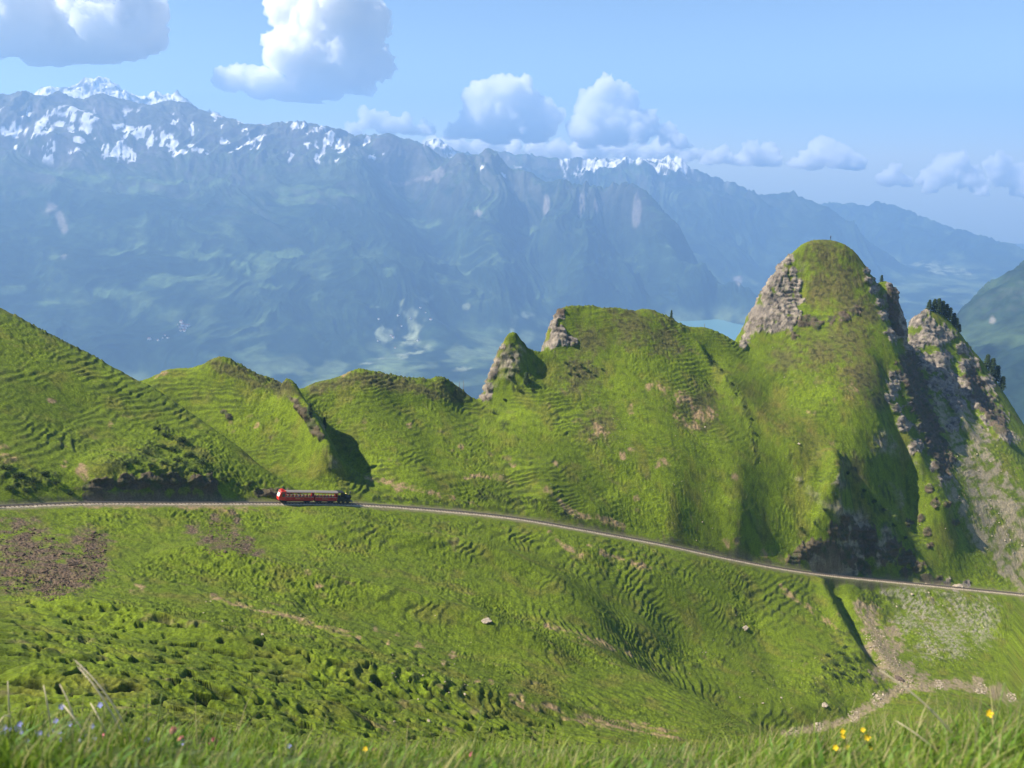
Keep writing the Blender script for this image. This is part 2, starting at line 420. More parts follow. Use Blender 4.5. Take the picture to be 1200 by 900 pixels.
def cast(px, py, r0=25.0, r1=640.0, step=0.5):
    """first point of the near ground met by the sight line through a photo pixel"""
    x, y, z = pdir(px, py); h = math.hypot(x, y)
    R = np.arange(r0, r1, step)
    X = R * x / h; Y = R * y / h; Zr = R * z / h
    g = near_base(X, Y)
    i = np.argmax(g > Zr)
    if g[i] <= Zr[i]: return None
    return (float(X[i]), float(Y[i]), float(g[i]))
# ================================================================ NEAR TERRAIN: mesh, relief and cover
th = np.concatenate([np.linspace(-1.15, -0.56, 70)[:-1], np.linspace(-0.56, 0.56, 1280), np.linspace(0.56, 1.0, 50)[1:]])
Rr, _ = polar_rows(near_base, th, 1.0, 900, 2600, 1400, hidden=.45)
X = np.sin(th)[None] * Rr; Y = np.cos(th)[None] * Rr
Zb = near_base(X, Y).astype(np.float64)
print('near mesh', X.shape, round(time.time() - T0, 1))
e_ = 1.6
sx = (near_base(X + e_, Y) - near_base(X - e_, Y)) / (2 * e_)
sy = (near_base(X, Y + e_) - near_base(X, Y - e_)) / (2 * e_)
slope = np.sqrt(sx ** 2 + sy ** 2)
td = N.lin(TD, X, Y); tz = N.lin(TZ, X, Y)

_Xf, _Yf, _Zf = X.astype(f32), Y.astype(f32), Zb.astype(f32)
_wn = fbm2(X / 3.1, Y / 3.1, 3, 61) + 0.5 * fbm2(Zb / 2.0 + 40, X / 2.5, 2, 62)
_wn2 = fbm2(X / 9, Y / 9, 2, 71)
_AZ = np.arctan2(_Xf, _Yf); _RR = np.hypot(_Xf, _Yf); _EL = np.arctan2(_Zf, _RR)
def paint(blobs, soft=0.45, warp=0.7, sq=1.0):
    """a patch made of blobs (px, py, radius in px) laid on the ground itself"""
    out = np.zeros(X.shape, dtype=f32)
    for b in blobs:
        c = cast(b[0], b[1])
        if c is None: continue
        r_ = math.hypot(c[0], c[1]); rad = b[2] * r_ / FPX
        sub = (np.abs(_AZ - math.atan2(c[0], c[1])) < rad / r_ * 1.9) & (np.abs(_RR - r_) < max(6 * rad, 6))
        if not sub.any(): continue
        d = np.sqrt(((_AZ[sub] - math.atan2(c[0], c[1])) * r_) ** 2 + ((_EL[sub] - math.atan2(c[2], r_)) * r_ * 1.08) ** 2) / rad
        d = d + warp * _wn[sub] + 0.3 * warp * _wn2[sub]
        out[sub] = np.maximum(out[sub], 1 - sstep(1 - soft, 1 + soft * .3, d))
    return out

def along(pts, rad, n=None):
    out = []
    for a, b in zip(pts[:-1], pts[1:]):
        k = max(1, int(math.dist(a[:2], b[:2]) / (rad * 0.7)))
        for i in range(k):
            t = i / k; out.append((a[0] + (b[0] - a[0]) * t, a[1] + (b[1] - a[1]) * t, rad))
    out.append((pts[-1][0], pts[-1][1], rad))
    return out

rock_m = paint(
    # pinnacle left face
    [(572, 455, 10), (576, 440, 9), (582, 425, 8), (587, 408, 6), (590, 395, 5), (568, 465, 8)] +
    # outcrop on the left end of the big hill
    [(648, 380, 9), (655, 392, 11), (662, 400, 10), (650, 400, 10), (672, 402, 7), (655, 372, 7), (645, 405, 6)] +
    # dome: left cliff
    [(880, 385, 10), (892, 370, 16), (902, 350, 17), (908, 332, 14), (915, 318, 11), (922, 305, 8), (912, 365, 16), (920, 380, 12), (925, 345, 9), (905, 385, 10), (874, 395, 6), (924, 362, 12), (926, 378, 9), (872, 404, 6)] +
    [(929, 318, 8), (931, 335, 9), (933, 352, 9), (932, 370, 8), (895, 375, 14), (915, 355, 14), (918, 335, 10), (885, 375, 9)] + [(1018, 330, 5), (1024, 340, 6), (1030, 355, 6), (1036, 370, 6), (1015, 318, 4)] +
    [(1048, 445, 8), (1044, 465, 7), (1050, 480, 7), (1056, 495, 8), (1046, 455, 8)] +
    [(1046, 350, 12), (1048, 370, 12), (1050, 390, 12), (1044, 335, 8)] +
    # k peak
    [(1078, 400, 13), (1090, 395, 14), (1100, 425, 14), (1112, 455, 13), (1096, 450, 12), (1122, 475, 10), (1082, 425, 12), (1104, 390, 10), (1130, 460, 10), (1118, 500, 9)] +
    [(1072, 378, 9), (1080, 368, 8), (1088, 380, 9), (1096, 400, 10), (1104, 420, 10), (1112, 440, 10), (1122, 450, 9), (1110, 395, 9), (1085, 400, 10), (1092, 430, 10)] +
    [(1140, 450, 14), (1150, 470, 14), (1165, 490, 14), (1135, 430, 12), (1128, 410, 8), (1180, 510, 10), (1155, 450, 12)] +
    # shaded gully right of the dome
    [(1064, 440, 12), (1075, 470, 13), (1085, 500, 13), (1095, 520, 12), (1068, 410, 9), (1060, 500, 9), (1072, 525, 9), (1100, 545, 10), (1108, 560, 7)] +
    [(1120, 690, 4), (1112, 682, 6), (1132, 686, 5)])
dark_rock_shade_m = paint(  # dark rock, together with painted shade on steep faces
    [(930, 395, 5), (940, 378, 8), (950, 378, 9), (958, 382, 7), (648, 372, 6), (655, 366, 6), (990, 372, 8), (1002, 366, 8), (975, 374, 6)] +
    # cliff over the track: dark rock, its shade painted in too
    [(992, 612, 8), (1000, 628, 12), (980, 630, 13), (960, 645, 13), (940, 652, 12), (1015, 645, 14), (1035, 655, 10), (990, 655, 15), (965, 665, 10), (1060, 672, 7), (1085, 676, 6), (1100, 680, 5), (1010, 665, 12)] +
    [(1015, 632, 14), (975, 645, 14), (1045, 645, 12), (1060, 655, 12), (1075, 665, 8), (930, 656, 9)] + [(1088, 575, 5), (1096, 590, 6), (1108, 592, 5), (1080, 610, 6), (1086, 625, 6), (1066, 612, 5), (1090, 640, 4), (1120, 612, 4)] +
    # left cut bank, gully, peak flank and tower with shade painted dark; the spur
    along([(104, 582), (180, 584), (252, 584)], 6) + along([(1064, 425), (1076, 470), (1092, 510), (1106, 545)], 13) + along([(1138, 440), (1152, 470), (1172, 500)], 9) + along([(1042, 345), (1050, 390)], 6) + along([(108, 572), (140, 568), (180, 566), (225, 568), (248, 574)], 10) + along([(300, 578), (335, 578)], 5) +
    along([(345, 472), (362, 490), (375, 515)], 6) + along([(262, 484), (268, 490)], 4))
soil_m = paint(
    along([(430, 560), (480, 572), (530, 585)], 4) + along([(760, 455), (800, 462)], 5) + along([(690, 640), (720, 655), (760, 668)], 4) + along([(250, 700), (330, 722), (420, 748)], 4) + [(60, 470, 4), (130, 500, 4), (300, 500, 4), (480, 500, 4), (540, 525, 5), (600, 545, 5), (650, 545, 5), (745, 585, 5), (740, 480, 6), (860, 560, 5), (950, 485, 6), (1000, 455, 6)] +
    [(185, 440, 5), (192, 438, 5), (256, 419, 4), (97, 552, 8), (100, 562, 7), (92, 570, 5), (403, 440, 4), (410, 438, 3), (5, 528, 8), (12, 540, 6), (75, 545, 5)] +
    [(700, 505, 9), (712, 510, 6), (692, 512, 5), (730, 535, 7), (738, 531, 6), (800, 470, 9), (808, 480, 9), (820, 488, 10), (835, 484, 9), (795, 488, 7), (812, 500, 8), (780, 542, 7), (770, 545, 5), (796, 470, 6), (790, 535, 6)] +
    along([(545, 560), (562, 558), (590, 562)], 3) + along([(640, 575), (655, 590), (670, 603), (690, 608)], 4) + along([(696, 606), (712, 612), (730, 618)], 5) + along([(463, 565), (470, 580)], 5) +
    along([(645, 625), (660, 640), (680, 652)], 4) + along([(915, 690), (940, 706), (960, 722), (980, 740)], 4) + along([(905, 645), (915, 655), (920, 660)], 4) + [(850, 640, 6), (862, 636, 4), (895, 650, 5)] +
    along([(600, 818), (660, 838), (720, 850), (790, 862)], 7) + along([(640, 735), (700, 752), (740, 768)], 4) + [(455, 755, 4), (490, 757, 6), (495, 763, 5), (530, 768, 5), (570, 728, 4), (560, 800, 5), (575, 803, 5), (520, 778, 4)] +
    [(440, 740, 4), (466, 745, 4), (360, 674, 5), (375, 688, 6), (380, 680, 4), (160, 692, 8)] +
    along([(60, 592), (200, 593), (300, 598)], 4))
rubble_m = paint([(20, 640, 30), (50, 660, 32), (80, 670, 28), (105, 665, 20), (15, 670, 26), (60, 685, 20), (110, 640, 16), (90, 630, 14), (20, 615, 10)] +
                 [(225, 622, 9), (240, 632, 11), (258, 640, 12), (275, 625, 10), (290, 640, 11), (300, 650, 8), (250, 607, 8), (275, 605, 8)], warp=1.2, soft=.9)
scree_m = paint([(1008, 712, 8), (1018, 722, 11), (1050, 760, 10), (1020, 760, 9), (1065, 785, 9), (1080, 795, 8), (1045, 742, 9), (1020, 730, 11), (1028, 745, 10), (1035, 760, 13), (1042, 775, 14), (1050, 788, 14), (1030, 790, 10), (1062, 800, 9), (1015, 740, 5)] +
                along([(1000, 842), (1020, 828), (1040, 815), (1060, 806), (1090, 803), (1120, 802), (1150, 808), (1180, 818)], 6) + along([(920, 860), (960, 853), (1000, 842)], 5) +
                [(1145, 800, 8), (1170, 812, 8)], warp=.8)
pale_m = paint([(1060, 700, 16), (1080, 715, 20), (1095, 730, 20), (1110, 740, 20), (1130, 725, 18), (1150, 720, 18), (1120, 710, 14), (1060, 730, 14), (1090, 760, 16), (1150, 740, 14), (1075, 690, 12), (1040, 695, 8), (1120, 760, 12)], warp=1.2, soft=.8)
kscree_m = paint(along([(1118, 470), (1140, 510), (1165, 550), (1200, 590)], 8) + along([(1108, 560), (1130, 600), (1160, 645), (1195, 685)], 9) + along([(1120, 520), (1150, 560), (1185, 610), (1205, 640)], 11) + along([(1100, 475), (1112, 500), (1125, 525), (1140, 550)], 9) + along([(1095, 545), (1115, 540), (1140, 560), (1165, 580), (1190, 595)], 8) + along([(1140, 575), (1165, 610), (1190, 640), (1200, 655)], 9) +
                 along([(1145, 600), (1175, 645), (1200, 672)], 6) + along([(1160, 495), (1190, 515)], 6) + along([(1130, 480), (1145, 500), (1160, 515)], 5) + [(1062, 383, 4), (1068, 378, 4)] + along([(1150, 580), (1180, 598)], 5), warp=1.1, soft=.7)
olive_m = paint([(950, 520, 26), (945, 540, 20), (920, 500, 20), (900, 480, 18), (880, 460, 14), (1000, 440, 22), (960, 420, 18), (1010, 400, 16), (975, 340, 26), (990, 370, 20), (1000, 470, 16), (640, 800, 30), (420, 790, 24)], soft=.9, warp=.9)
bright_m = paint([(950, 470, 18), (970, 460, 14), (1000, 500, 18), (850, 580, 60), (900, 600, 40), (780, 570, 40), (300, 465, 16), (320, 470, 14), (930, 340, 8), (935, 360, 8), (1025, 380, 8), (1180, 770, 30), (1150, 660, 30), (640, 700, 24), (600, 690, 20),
                  (750, 500, 26), (100, 610, 30), (160, 620, 16), (1020, 500, 20), (620, 685, 26)], soft=.9, warp=.9)
shrub_m = paint([(215, 520, 12), (190, 505, 10), (240, 545, 12), (170, 530, 14), (210, 545, 14), (30, 565, 14), (60, 560, 12), (130, 545, 12), (10, 555, 12), (150, 540, 10), (265, 560, 10), (290, 570, 8)] +
                along([(440, 440), (480, 445), (510, 442), (530, 452), (550, 464)], 6) + along([(270, 425), (300, 440), (345, 455)], 4) + along([(20, 372), (70, 400), (120, 425)], 3) +
                [(605, 395, 8), (612, 402, 7), (606, 420, 7), (600, 440, 8), (605, 455, 9), (620, 445, 7), (670, 430, 12), (680, 440, 12), (690, 432, 8), (575, 490, 9), (590, 500, 8)] +
                along([(640, 363), (660, 360), (700, 360), (740, 366)], 4) + [(780, 380, 9), (800, 385, 6), (790, 390, 7)] +
                [(960, 300, 14), (985, 310, 16), (1005, 330, 14), (990, 340, 16), (1010, 360, 14), (960, 330, 12), (1015, 390, 8)] +
                along([(830, 420), (850, 445), (870, 470), (880, 500), (885, 540)], 5) + along([(440, 585), (480, 588), (520, 592), (580, 598), (600, 600)], 5) + along([(560, 580), (620, 590), (680, 612), (730, 622)], 6) +
                along([(800, 636), (850, 648), (900, 660)], 5) + [(985, 540, 7), (990, 570, 9), (975, 590, 8), (960, 610, 8), (1010, 590, 10), (1030, 600, 9), (1040, 580, 8), (1040, 625, 12)] +
                [(870, 680, 6), (875, 700, 7), (860, 720, 7), (865, 735, 6), (855, 755, 7), (845, 775, 8), (815, 780, 8)] + [(990, 770, 16), (1005, 790, 14), (975, 790, 16), (960, 810, 12), (985, 745, 10), (1010, 770, 8)] +
                [(1036, 700, 14), (1020, 692, 10), (1015, 705, 10)], warp=1.2, soft=.8)
turf_m = paint([(965, 300, 32), (975, 330, 40), (985, 360, 34), (950, 340, 18), (1000, 320, 26)], warp=.3)
grey_m = paint([(892, 340, 22), (900, 320, 18), (888, 365, 14)], soft=.9)
print('masks', round(time.time() - T0, 1))

# --- relief ---
rr = np.hypot(X, Y)
bare = np.clip(rock_m + dark_rock_shade_m + rubble_m * .6 + scree_m * .8, 0, 1)
wz = Zb + 1.5 * fbm2(X / 12, Y / 12, 3, 21) + 0.42 * fbm2(X / 3.3, Y / 3.3, 3, 23)
region = fbm2(X / 38, Y / 38, 2, 31)
period = 1.2
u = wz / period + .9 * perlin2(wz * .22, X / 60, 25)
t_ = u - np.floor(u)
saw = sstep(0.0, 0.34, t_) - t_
calm_m = paint([(900, 480, 90), (800, 560, 110), (950, 430, 80), (970, 340, 50), (1000, 520, 60), (720, 440, 70)], soft=.9, warp=.5)
amp = np.clip(0.42 + 1.3 * fbm2(X / 17, Y / 17, 2, 33) + .5 * region, 0, 1) * sstep(.2, .45, slope) * (1 - sstep(1.1, 1.8, slope)) * (1 - bare) * (1 - 0.75 * bright_m) * (1 - .8 * calm_m)
brk = np.clip(.85 + 1.0 * fbm2(X / 2.4, Y / 2.4, 2, 37), .15, 1.3)
terr = saw * period * 0.62 * amp * brk
tus = np.abs(perlin2(X / 1.5, Y / 1.5, 41)) + .5 * np.abs(perlin2(X / .75, Y / .75, 43))
tus = (0.45 - tus) * 0.78 + .13 * fbm2(X / .6, Y / .6, 2, 45)
hum = np.clip(fbm2(X / 4.2, Y / 3.2, 3, 47) + .1, -1, 1)
low = sstep(.02, .35, fbm2(X / 30, Y / 30, 2, 49) + .1 - 0.2 * bright_m + 0.55 * sstep(165, 95, rr))
relief = terr + tus * (1 - .45 * sstep(160, 120, rr)) * (1 - .55 * np.clip(amp, 0, 1)) * (0.35 + 0.5 * low) + hum * 0.5 * (.3 + .7 * low) + shrub_m * .6 * (0.9 * np.abs(fbm2(X / 1.6, Y / 1.6, 2, 53)) * 2 + .3)
# deep shaded hollows between tussocks on the nearest slope
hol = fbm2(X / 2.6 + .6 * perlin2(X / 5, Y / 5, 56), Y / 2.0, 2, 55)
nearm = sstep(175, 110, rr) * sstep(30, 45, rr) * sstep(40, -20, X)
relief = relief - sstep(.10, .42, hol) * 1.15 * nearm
relief = relief * sstep(2.0, 6.0, td) * sstep(6, 30, rr) + fbm2(X / .5, Y / .5, 2, 57) * .05 * (1 - sstep(6, 30, rr))
Z = Zb + relief
# the level shelf the track lies on
Z = mix(tz - 0.05, Z, sstep(1.6, 2.7, td))
# craggy rock, pushed out along the slope's normal
nl = np.sqrt(1 + sx ** 2 + sy ** 2); nx_, ny_, nz_ = -sx / nl, -sy / nl, 1 / nl
steep = sstep(1.9, 2.5, slope)
turf2_m = paint([(933, 547, 18), (972, 579, 15), (873, 617, 20), (880, 625, 16), (1060, 560, 24), (1010, 560, 30), (1030, 585, 28), (1040, 550, 24), (1000, 585, 20), (908, 595, 26), (868, 655, 24), (880, 640, 20), (935, 610, 40), (960, 620, 30), (900, 640, 30), (1090, 620, 40)], warp=.2)
crag_m = np.clip(np.maximum(np.maximum(rock_m, dark_rock_shade_m), steep * .8 * (1 - turf2_m)), 0, 1) * sstep(2.4, 4.5, td)
sel = crag_m > .01
xs, ys, zs = X[sel], Y[sel], Zb[sel]
strata = perlin3(xs / 7, ys / 7, zs / 1.3, 81)
c1 = fbm3(xs / 5.5, ys / 5.5, zs / 8, 4, 83, .55)
c2 = 1 - 2 * np.abs(perlin3(xs / 3.2, ys / 3.2, zs / 7.5, 87))
gs = 1 - .6 * grey_m[sel]
zl = zs / 1.7 + .12 * xs + 1.1 * fbm2(xs / 9, ys / 9, 2, 88); ledge = (np.floor(zl) - zl + sstep(.0, .25, zl - np.floor(zl)))
dsp = (c1 * 2.3 * gs + c2 * .7 * gs + strata * .6 + ledge * .9 * gs * np.clip(np.maximum(rock_m, dark_rock_shade_m)[sel], 0, 1)) * crag_m[sel]
X = X.astype(np.float64).copy(); Y = Y.astype(np.float64).copy()
X[sel] += nx_[sel] * dsp; Y[sel] += ny_[sel] * dsp; Z[sel] += nz_[sel] * dsp * .8

# --- colour of the ground cover ---
def C(*a): return np.array(a, dtype=f32)
n1 = fbm2(X / 22, Y / 22, 4, 91); n2 = fbm2(X / 2.2, Y / 2.2, 3, 93); n3 = perlin2(X / .55, Y / .55, 95)
g_mid, g_bri, g_dark, g_oli = C(.100, .142, .009), C(.136, .190, .011), C(.036, .054, .008), C(.138, .124, .026)
def lay(c, col, m): return c + (col - c) * np.clip(m, 0, 1)[..., None]
col = np.broadcast_to(g_mid, X.shape + (3,)).astype(f32).copy()
col = lay(col, g_bri, sstep(-.05, .45, n1) * .8 + .6 * bright_m)
col = lay(col, g_oli, sstep(.0, .5, fbm2(X / 9, Y / 9, 3, 97)) * .55 + .55 * olive_m)
col = lay(col, g_dark, sstep(.05, .45, -n2 + .35 * n3) * .6)
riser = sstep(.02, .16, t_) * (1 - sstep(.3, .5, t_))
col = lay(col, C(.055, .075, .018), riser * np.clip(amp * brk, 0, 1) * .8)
col = lay(col, C(.15, .12, .055), sstep(.25, .55, fbm2(X / 5, Y / 5, 4, 99)) * .5 * (.4 + low))
col = lay(col, C(.034, .046, .012), shrub_m * sstep(-.25, .15, fbm2(X / 1.8, Y / 1.8, 2, 101)) * .85)
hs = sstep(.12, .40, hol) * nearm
col = lay(col, C(.03, .036, .014), hs * .8)  # shade of the hollows put into the colour as well
gap = sstep(-.35, .1, fbm2(X / 1.6, Y / 1.6, 3, 103))
heath_m = paint([(965, 300, 26), (985, 330, 30), (1000, 360, 24), (960, 340, 22), (1020, 370, 14), (990, 400, 30), (1010, 440, 26), (960, 410, 24), (920, 420, 20), (740, 385, 30), (690, 400, 26), (680, 440, 28), (780, 400, 24), (1030, 470, 14), (1000, 550, 16), (820, 480, 30), (700, 500, 24)] +
                along([(250, 425), (300, 448), (345, 462)], 9) + along([(370, 455), (420, 445), (480, 455), (540, 465)], 10), soft=.9, warp=.9)
hsp = sstep(-.1, .3, fbm2(X / 2.4, Y / 2.4 + Z / 2.4, 3, 131))
col = lay(col, C(.10, .085, .035), heath_m * .7)
col = lay(col, C(.032, .036, .014), heath_m * hsp * .85)
brk2 = sstep(-.25, .15, fbm2(X / 4.5, Y / 4.5, 3, 133))
col = lay(col, C(.29, .20, .11), soil_m * (.2 + .8 * gap) * brk2 * .9)
rub = sstep(-.3, .3, perlin2(X / .6, Y / .6, 105))[..., None]
col = lay(col, C(.070, .052, .037) * (1 - rub) + C(.17, .118, .076) * rub, rubble_m * (.55 + .45 * sstep(-.5, -.1, fbm2(X / 4, Y / 4, 3, 107))))
rot = .8 * X + .6 * Y; rot2 = -.6 * X + .8 * Y
streak = fbm2(rot2 / .7, rot / 2.6, 3, 109)
col = lay(col, C(.27, .245, .19), pale_m * sstep(-.3, .25, streak) * .8)
col = lay(col, C(.235, .185, .12), scree_m * sstep(-.45, -.1, fbm2(X / 1.5, Y / 1.5, 3, 135)) * .9)
ks = fbm2(rot / 9, rot2 / 2.2, 3, 111)
col = lay(col, C(.27, .225, .155), kscree_m * sstep(-.4, .1, ks) * .9)
rn = fbm3(X / 2.6, Y / 2.6, Z / 2.0, 3, 113); rn2 = perlin3(X / 6, Y / 6, Z / .9, 115)
vst = fbm3(X / 1.3, Y / 1.3, Z / 9, 3, 121)
rockc = lay(np.broadcast_to(C(.22, .19, .155), X.shape + (3,)).astype(f32).copy(), C(.30, .255, .20), sstep(0, .4, rn))
rockc = lay(rockc, C(.075, .065, .055), sstep(.02, .3, -rn) * .85 + .35 * sstep(.1, .4, rn2) + .6 * sstep(.1, .4, vst))
rockc = lay(rockc, C(.19, .165, .14), grey_m * .6)
edge = sstep(.35, .6, rock_m + .2 * rn)
rk = np.clip(np.maximum(edge, sstep(2.1, 2.8, slope + .5 * rn) * .9 * (1 - turf_m) * (1 - turf2_m)), 0, 1)
# grass and moss caught on ledges
rk = rk * (1 - .4 * sstep(.15, .4, fbm3(X / 2.2, Y / 2.2, Z / 1.4, 3, 117)) * (1 - grey_m))
col = col * (1 - rk[..., None]) + rockc * rk[..., None]
dk = sstep(.3, .65, dark_rock_shade_m + .25 * rn)
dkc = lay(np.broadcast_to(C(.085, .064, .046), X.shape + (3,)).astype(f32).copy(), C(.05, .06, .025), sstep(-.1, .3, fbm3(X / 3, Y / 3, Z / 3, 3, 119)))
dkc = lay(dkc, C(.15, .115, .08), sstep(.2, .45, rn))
col = col * (1 - dk[..., None] * .92) + dkc * dk[..., None] * .92  # dark rock and painted shade laid over the ground colour
# far behind the crest the slope is scrub and forest
bh = sstep(560, 640, rr)
col = lay(col, C(.04, .065, .02), bh * .6)
# trodden verge beside the rails
vg = (1 - sstep(1.9, 3.0, td + .8 * n2))
col = lay(col, C(.20, .17, .11), vg * .6)
fgm = 1 - sstep(10, 26, rr)
col = lay(col, C(.05, .075, .018), fgm * .9)
col = np.clip(col * (1 + .22 * n3[..., None] + .12 * n2[..., None]), .004, .9)

def nt(mat):
    mat.use_nodes = True
    t = mat.node_tree; return t, t.nodes['Principled BSDF']
def ground_material(name, scale, bump, dist, rough=.95):
    m = bpy.data.materials.new(name); t, b = nt(m)
    a = t.nodes.new('ShaderNodeAttribute'); a.attribute_name = 'Albedo'
    geo = t.nodes.new('ShaderNodeNewGeometry')
    no = t.nodes.new('ShaderNodeTexNoise'); no.inputs['Scale'].default_value = scale; no.inputs['Detail'].default_value = 4; no.inputs['Roughness'].default_value = .65
    t.links.new(geo.outputs['Position'], no.inputs['Vector'])
    mr = t.nodes.new('ShaderNodeMapRange'); mr.inputs['From Min'].default_value = .3; mr.inputs['From Max'].default_value = .7; mr.inputs['To Min'].default_value = .62; mr.inputs['To Max'].default_value = 1.38
    t.links.new(no.outputs['Fac'], mr.inputs['Value'])
    vm = t.nodes.new('ShaderNodeVectorMath'); vm.operation = 'SCALE'
    t.links.new(a.outputs['Color'], vm.inputs[0]); t.links.new(mr.outputs['Result'], vm.inputs['Scale'])
    t.links.new(vm.outputs[0], b.inputs['Base Color'])
    b.inputs['Roughness'].default_value = rough; b.inputs['Specular IOR Level'].default_value = .15
    bp = t.nodes.new('ShaderNodeBump'); bp.inputs['Strength'].default_value = bump; bp.inputs['Distance'].default_value = dist
    t.links.new(no.outputs['Fac'], bp.inputs['Height']); t.links.new(bp.outputs['Normal'], b.inputs['Normal'])
    return m
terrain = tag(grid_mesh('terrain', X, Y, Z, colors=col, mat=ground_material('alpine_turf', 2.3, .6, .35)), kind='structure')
print('terrain', round(time.time() - T0, 1))

# a height lookup of the finished ground, for planting things on it
class Ground:
    pass
from mathutils.bvhtree import BVHTree
def ground_at(px, py, r0=25.0, r1=640.0):
    """point of the finished ground seen at a photo pixel"""
    c = cast(px, py, r0, r1)
    if c is None: return None
    return drop(c[0], c[1])
_dg = None
def drop(x, y, top=60.0):
    global _dg
    if _dg is None: _dg = bpy.context.evaluated_depsgraph_get()
    ok, loc, nor, idx = terrain.ray_cast(Vector((x, y, top)), Vector((0, 0, -1)))
    if not ok: return (x, y, float(near_base(np.array([x]), np.array([y]))[0]))
    return (x, y, loc.z)
# ================================================================ THE VALLEY AND THE MOUNTAINS BEYOND
LAKE = -1394.0
flines = []
FS = .85
def fd(r):
    r = r if r < 12600 else 12600 + (r - 12600) * .47
    return r * FS
def F(*a, step=300):
    flines.append(densify(pix(*[(q[0], q[1], fd(q[2])) for q in a]), step))
def at_level(px, py, z=LAKE):
    x, y, zz = pdir(px, py); k = z / zz
    return (x * k, y * k, z)
m1 = [(-500, 150, 12500), (-250, 120, 12000), (-100, 118, 11600), (0, 113, 11500), (40, 112, 11500), (80, 116, 11500), (100, 120, 11500), (120, 109, 11450), (135, 117, 11500), (150, 121, 11500), (185, 125, 11500), (208, 117, 11500), (225, 124, 11500), (245, 137, 11450), (270, 145, 11400), (300, 153, 11400), (325, 146, 11300), (350, 144, 11300), (385, 151, 11200), (400, 155, 11200), (425, 172, 11100), (440, 164, 11100), (458, 160, 11100), (478, 168, 11100), (493, 167, 11100), (505, 180, 11100), (518, 191, 11100)]
m2 = [(518, 191, 11100), (535, 187, 11000), (548, 182, 10900), (562, 179, 10900), (578, 184, 10900), (588, 193, 10900), (600, 195, 10800), (625, 198, 10700), (650, 213, 10600), (668, 224, 10500), (690, 221, 10500), (705, 219, 10500), (716, 215, 10500), (735, 226, 10400), (760, 240, 10300), (800, 266, 10100), (840, 298, 9900), (875, 330, 9700)]
m3 = [(420, 190, 17500), (495, 178, 17300), (510, 165, 17300), (530, 182, 17200), (560, 186, 17000), (600, 182, 17000), (640, 184, 17000), (680, 193, 16800), (700, 190, 16800), (730, 189, 16700), (760, 189, 16700), (800, 195, 16500), (815, 206, 16400), (830, 211, 16400), (860, 222, 16200), (890, 233, 16000), (920, 229, 16000), (952, 230, 15900), (975, 248, 15700), (1000, 268, 15500), (1030, 292, 15200), (1060, 318, 14900)]
m4 = [(820, 260, 24000), (860, 245, 23000), (900, 240, 23000), (960, 240, 22500), (1000, 236, 22000), (1040, 245, 21500), (1080, 258, 21000), (1120, 272, 20500), (1160, 285, 20000), (1200, 298, 19500), (1300, 325, 19000), (1450, 340, 18500)]
m0 = [(20, 125, 19000), (50, 112, 19000), (68, 103, 19000), (85, 106, 19000), (105, 98, 19000), (122, 96, 19000), (140, 108, 19000), (160, 118, 19000), (185, 113, 19000), (205, 114, 19000), (235, 130, 19000), (280, 150, 19000)]
m5 = [(1080, 430, 5100), (1105, 388, 5200), (1125, 360, 5300), (1150, 342, 5400), (1175, 328, 5400), (1200, 315, 5450), (1260, 285, 5500), (1350, 250, 5600), (1550, 220, 5800)]
for l in (m1, m2, m3, m4, m0): F(*l)
F(*m5, step=120)
# alpine bench under the first range, then the forest slope
F((-500, 215, 11000), (-250, 200, 10600), (0, 192, 10400), (100, 192, 10400), (200, 194, 10400), (300, 196, 10350), (400, 196, 10300), (430, 200, 10300))
F((-500, 330, 9200), (0, 240, 9700), (150, 240, 9650), (300, 245, 9600), (430, 250, 9500)); F((-500, 430, 7500), (0, 320, 8350), (150, 320, 8350), (300, 320, 8400), (430, 320, 8400), (500, 310, 8700))
F((0, 400, 7350), (150, 410, 7250), (300, 415, 7200), (400, 400, 7450))
F((440, 215, 10500), (470, 260, 9700), (500, 330, 8600), (510, 370, 7950)); F((520, 215, 10500), (560, 270, 9700), (590, 330, 8900), (600, 370, 8400))
F((562, 185, 10850), (600, 215, 10400), (640, 270, 9800), (680, 330, 9200)); F((660, 228, 10450), (700, 270, 10000), (735, 330, 9500), (745, 345, 9400)); F((720, 222, 10450), (770, 270, 10000), (812, 318, 9650))
F((600, 240, 10500), (625, 300, 10000), (650, 345, 9300)); F((690, 240, 10500), (720, 290, 10300), (760, 340, 9700)); F((480, 230, 10800), (520, 280, 10100), (545, 330, 9300))
# valley floor and lake basin
for px_, py_ in ((-400, 440), (-100, 450), (0, 440), (150, 445), (300, 440), (400, 425), (450, 415), (480, 400), (520, 390), (560, 395), (600, 388), (650, 378), (700, 374), (760, 370), (800, 368), (840, 372), (800, 385), (870, 356), (860, 390), (880, 366), (910, 370), (822, 369), (850, 364), (870, 370), (840, 378), (812, 382), (855, 396), (830, 392), (840, 352), (870, 346), (900, 345), (940, 340), (980, 335), (1020, 330), (1060, 330), (1100, 335), (1140, 345),
                 (480, 430), (540, 440), (600, 430), (700, 430), (800, 420), (900, 420), (1000, 400), (1080, 390), (600, 500), (900, 500), (200, 520), (-100, 560)):
    deep = -50 if (795 <= px_ <= 1040 and 351 <= py_ <= 420) else 25
    flines.append([at_level(px_, py_, LAKE + deep)])
F((900, 300, 14000), (950, 310, 13600), (1000, 318, 13300)); F((1000, 300, 17500), (1060, 310, 17000), (1130, 318, 16500), (1200, 322, 16000))
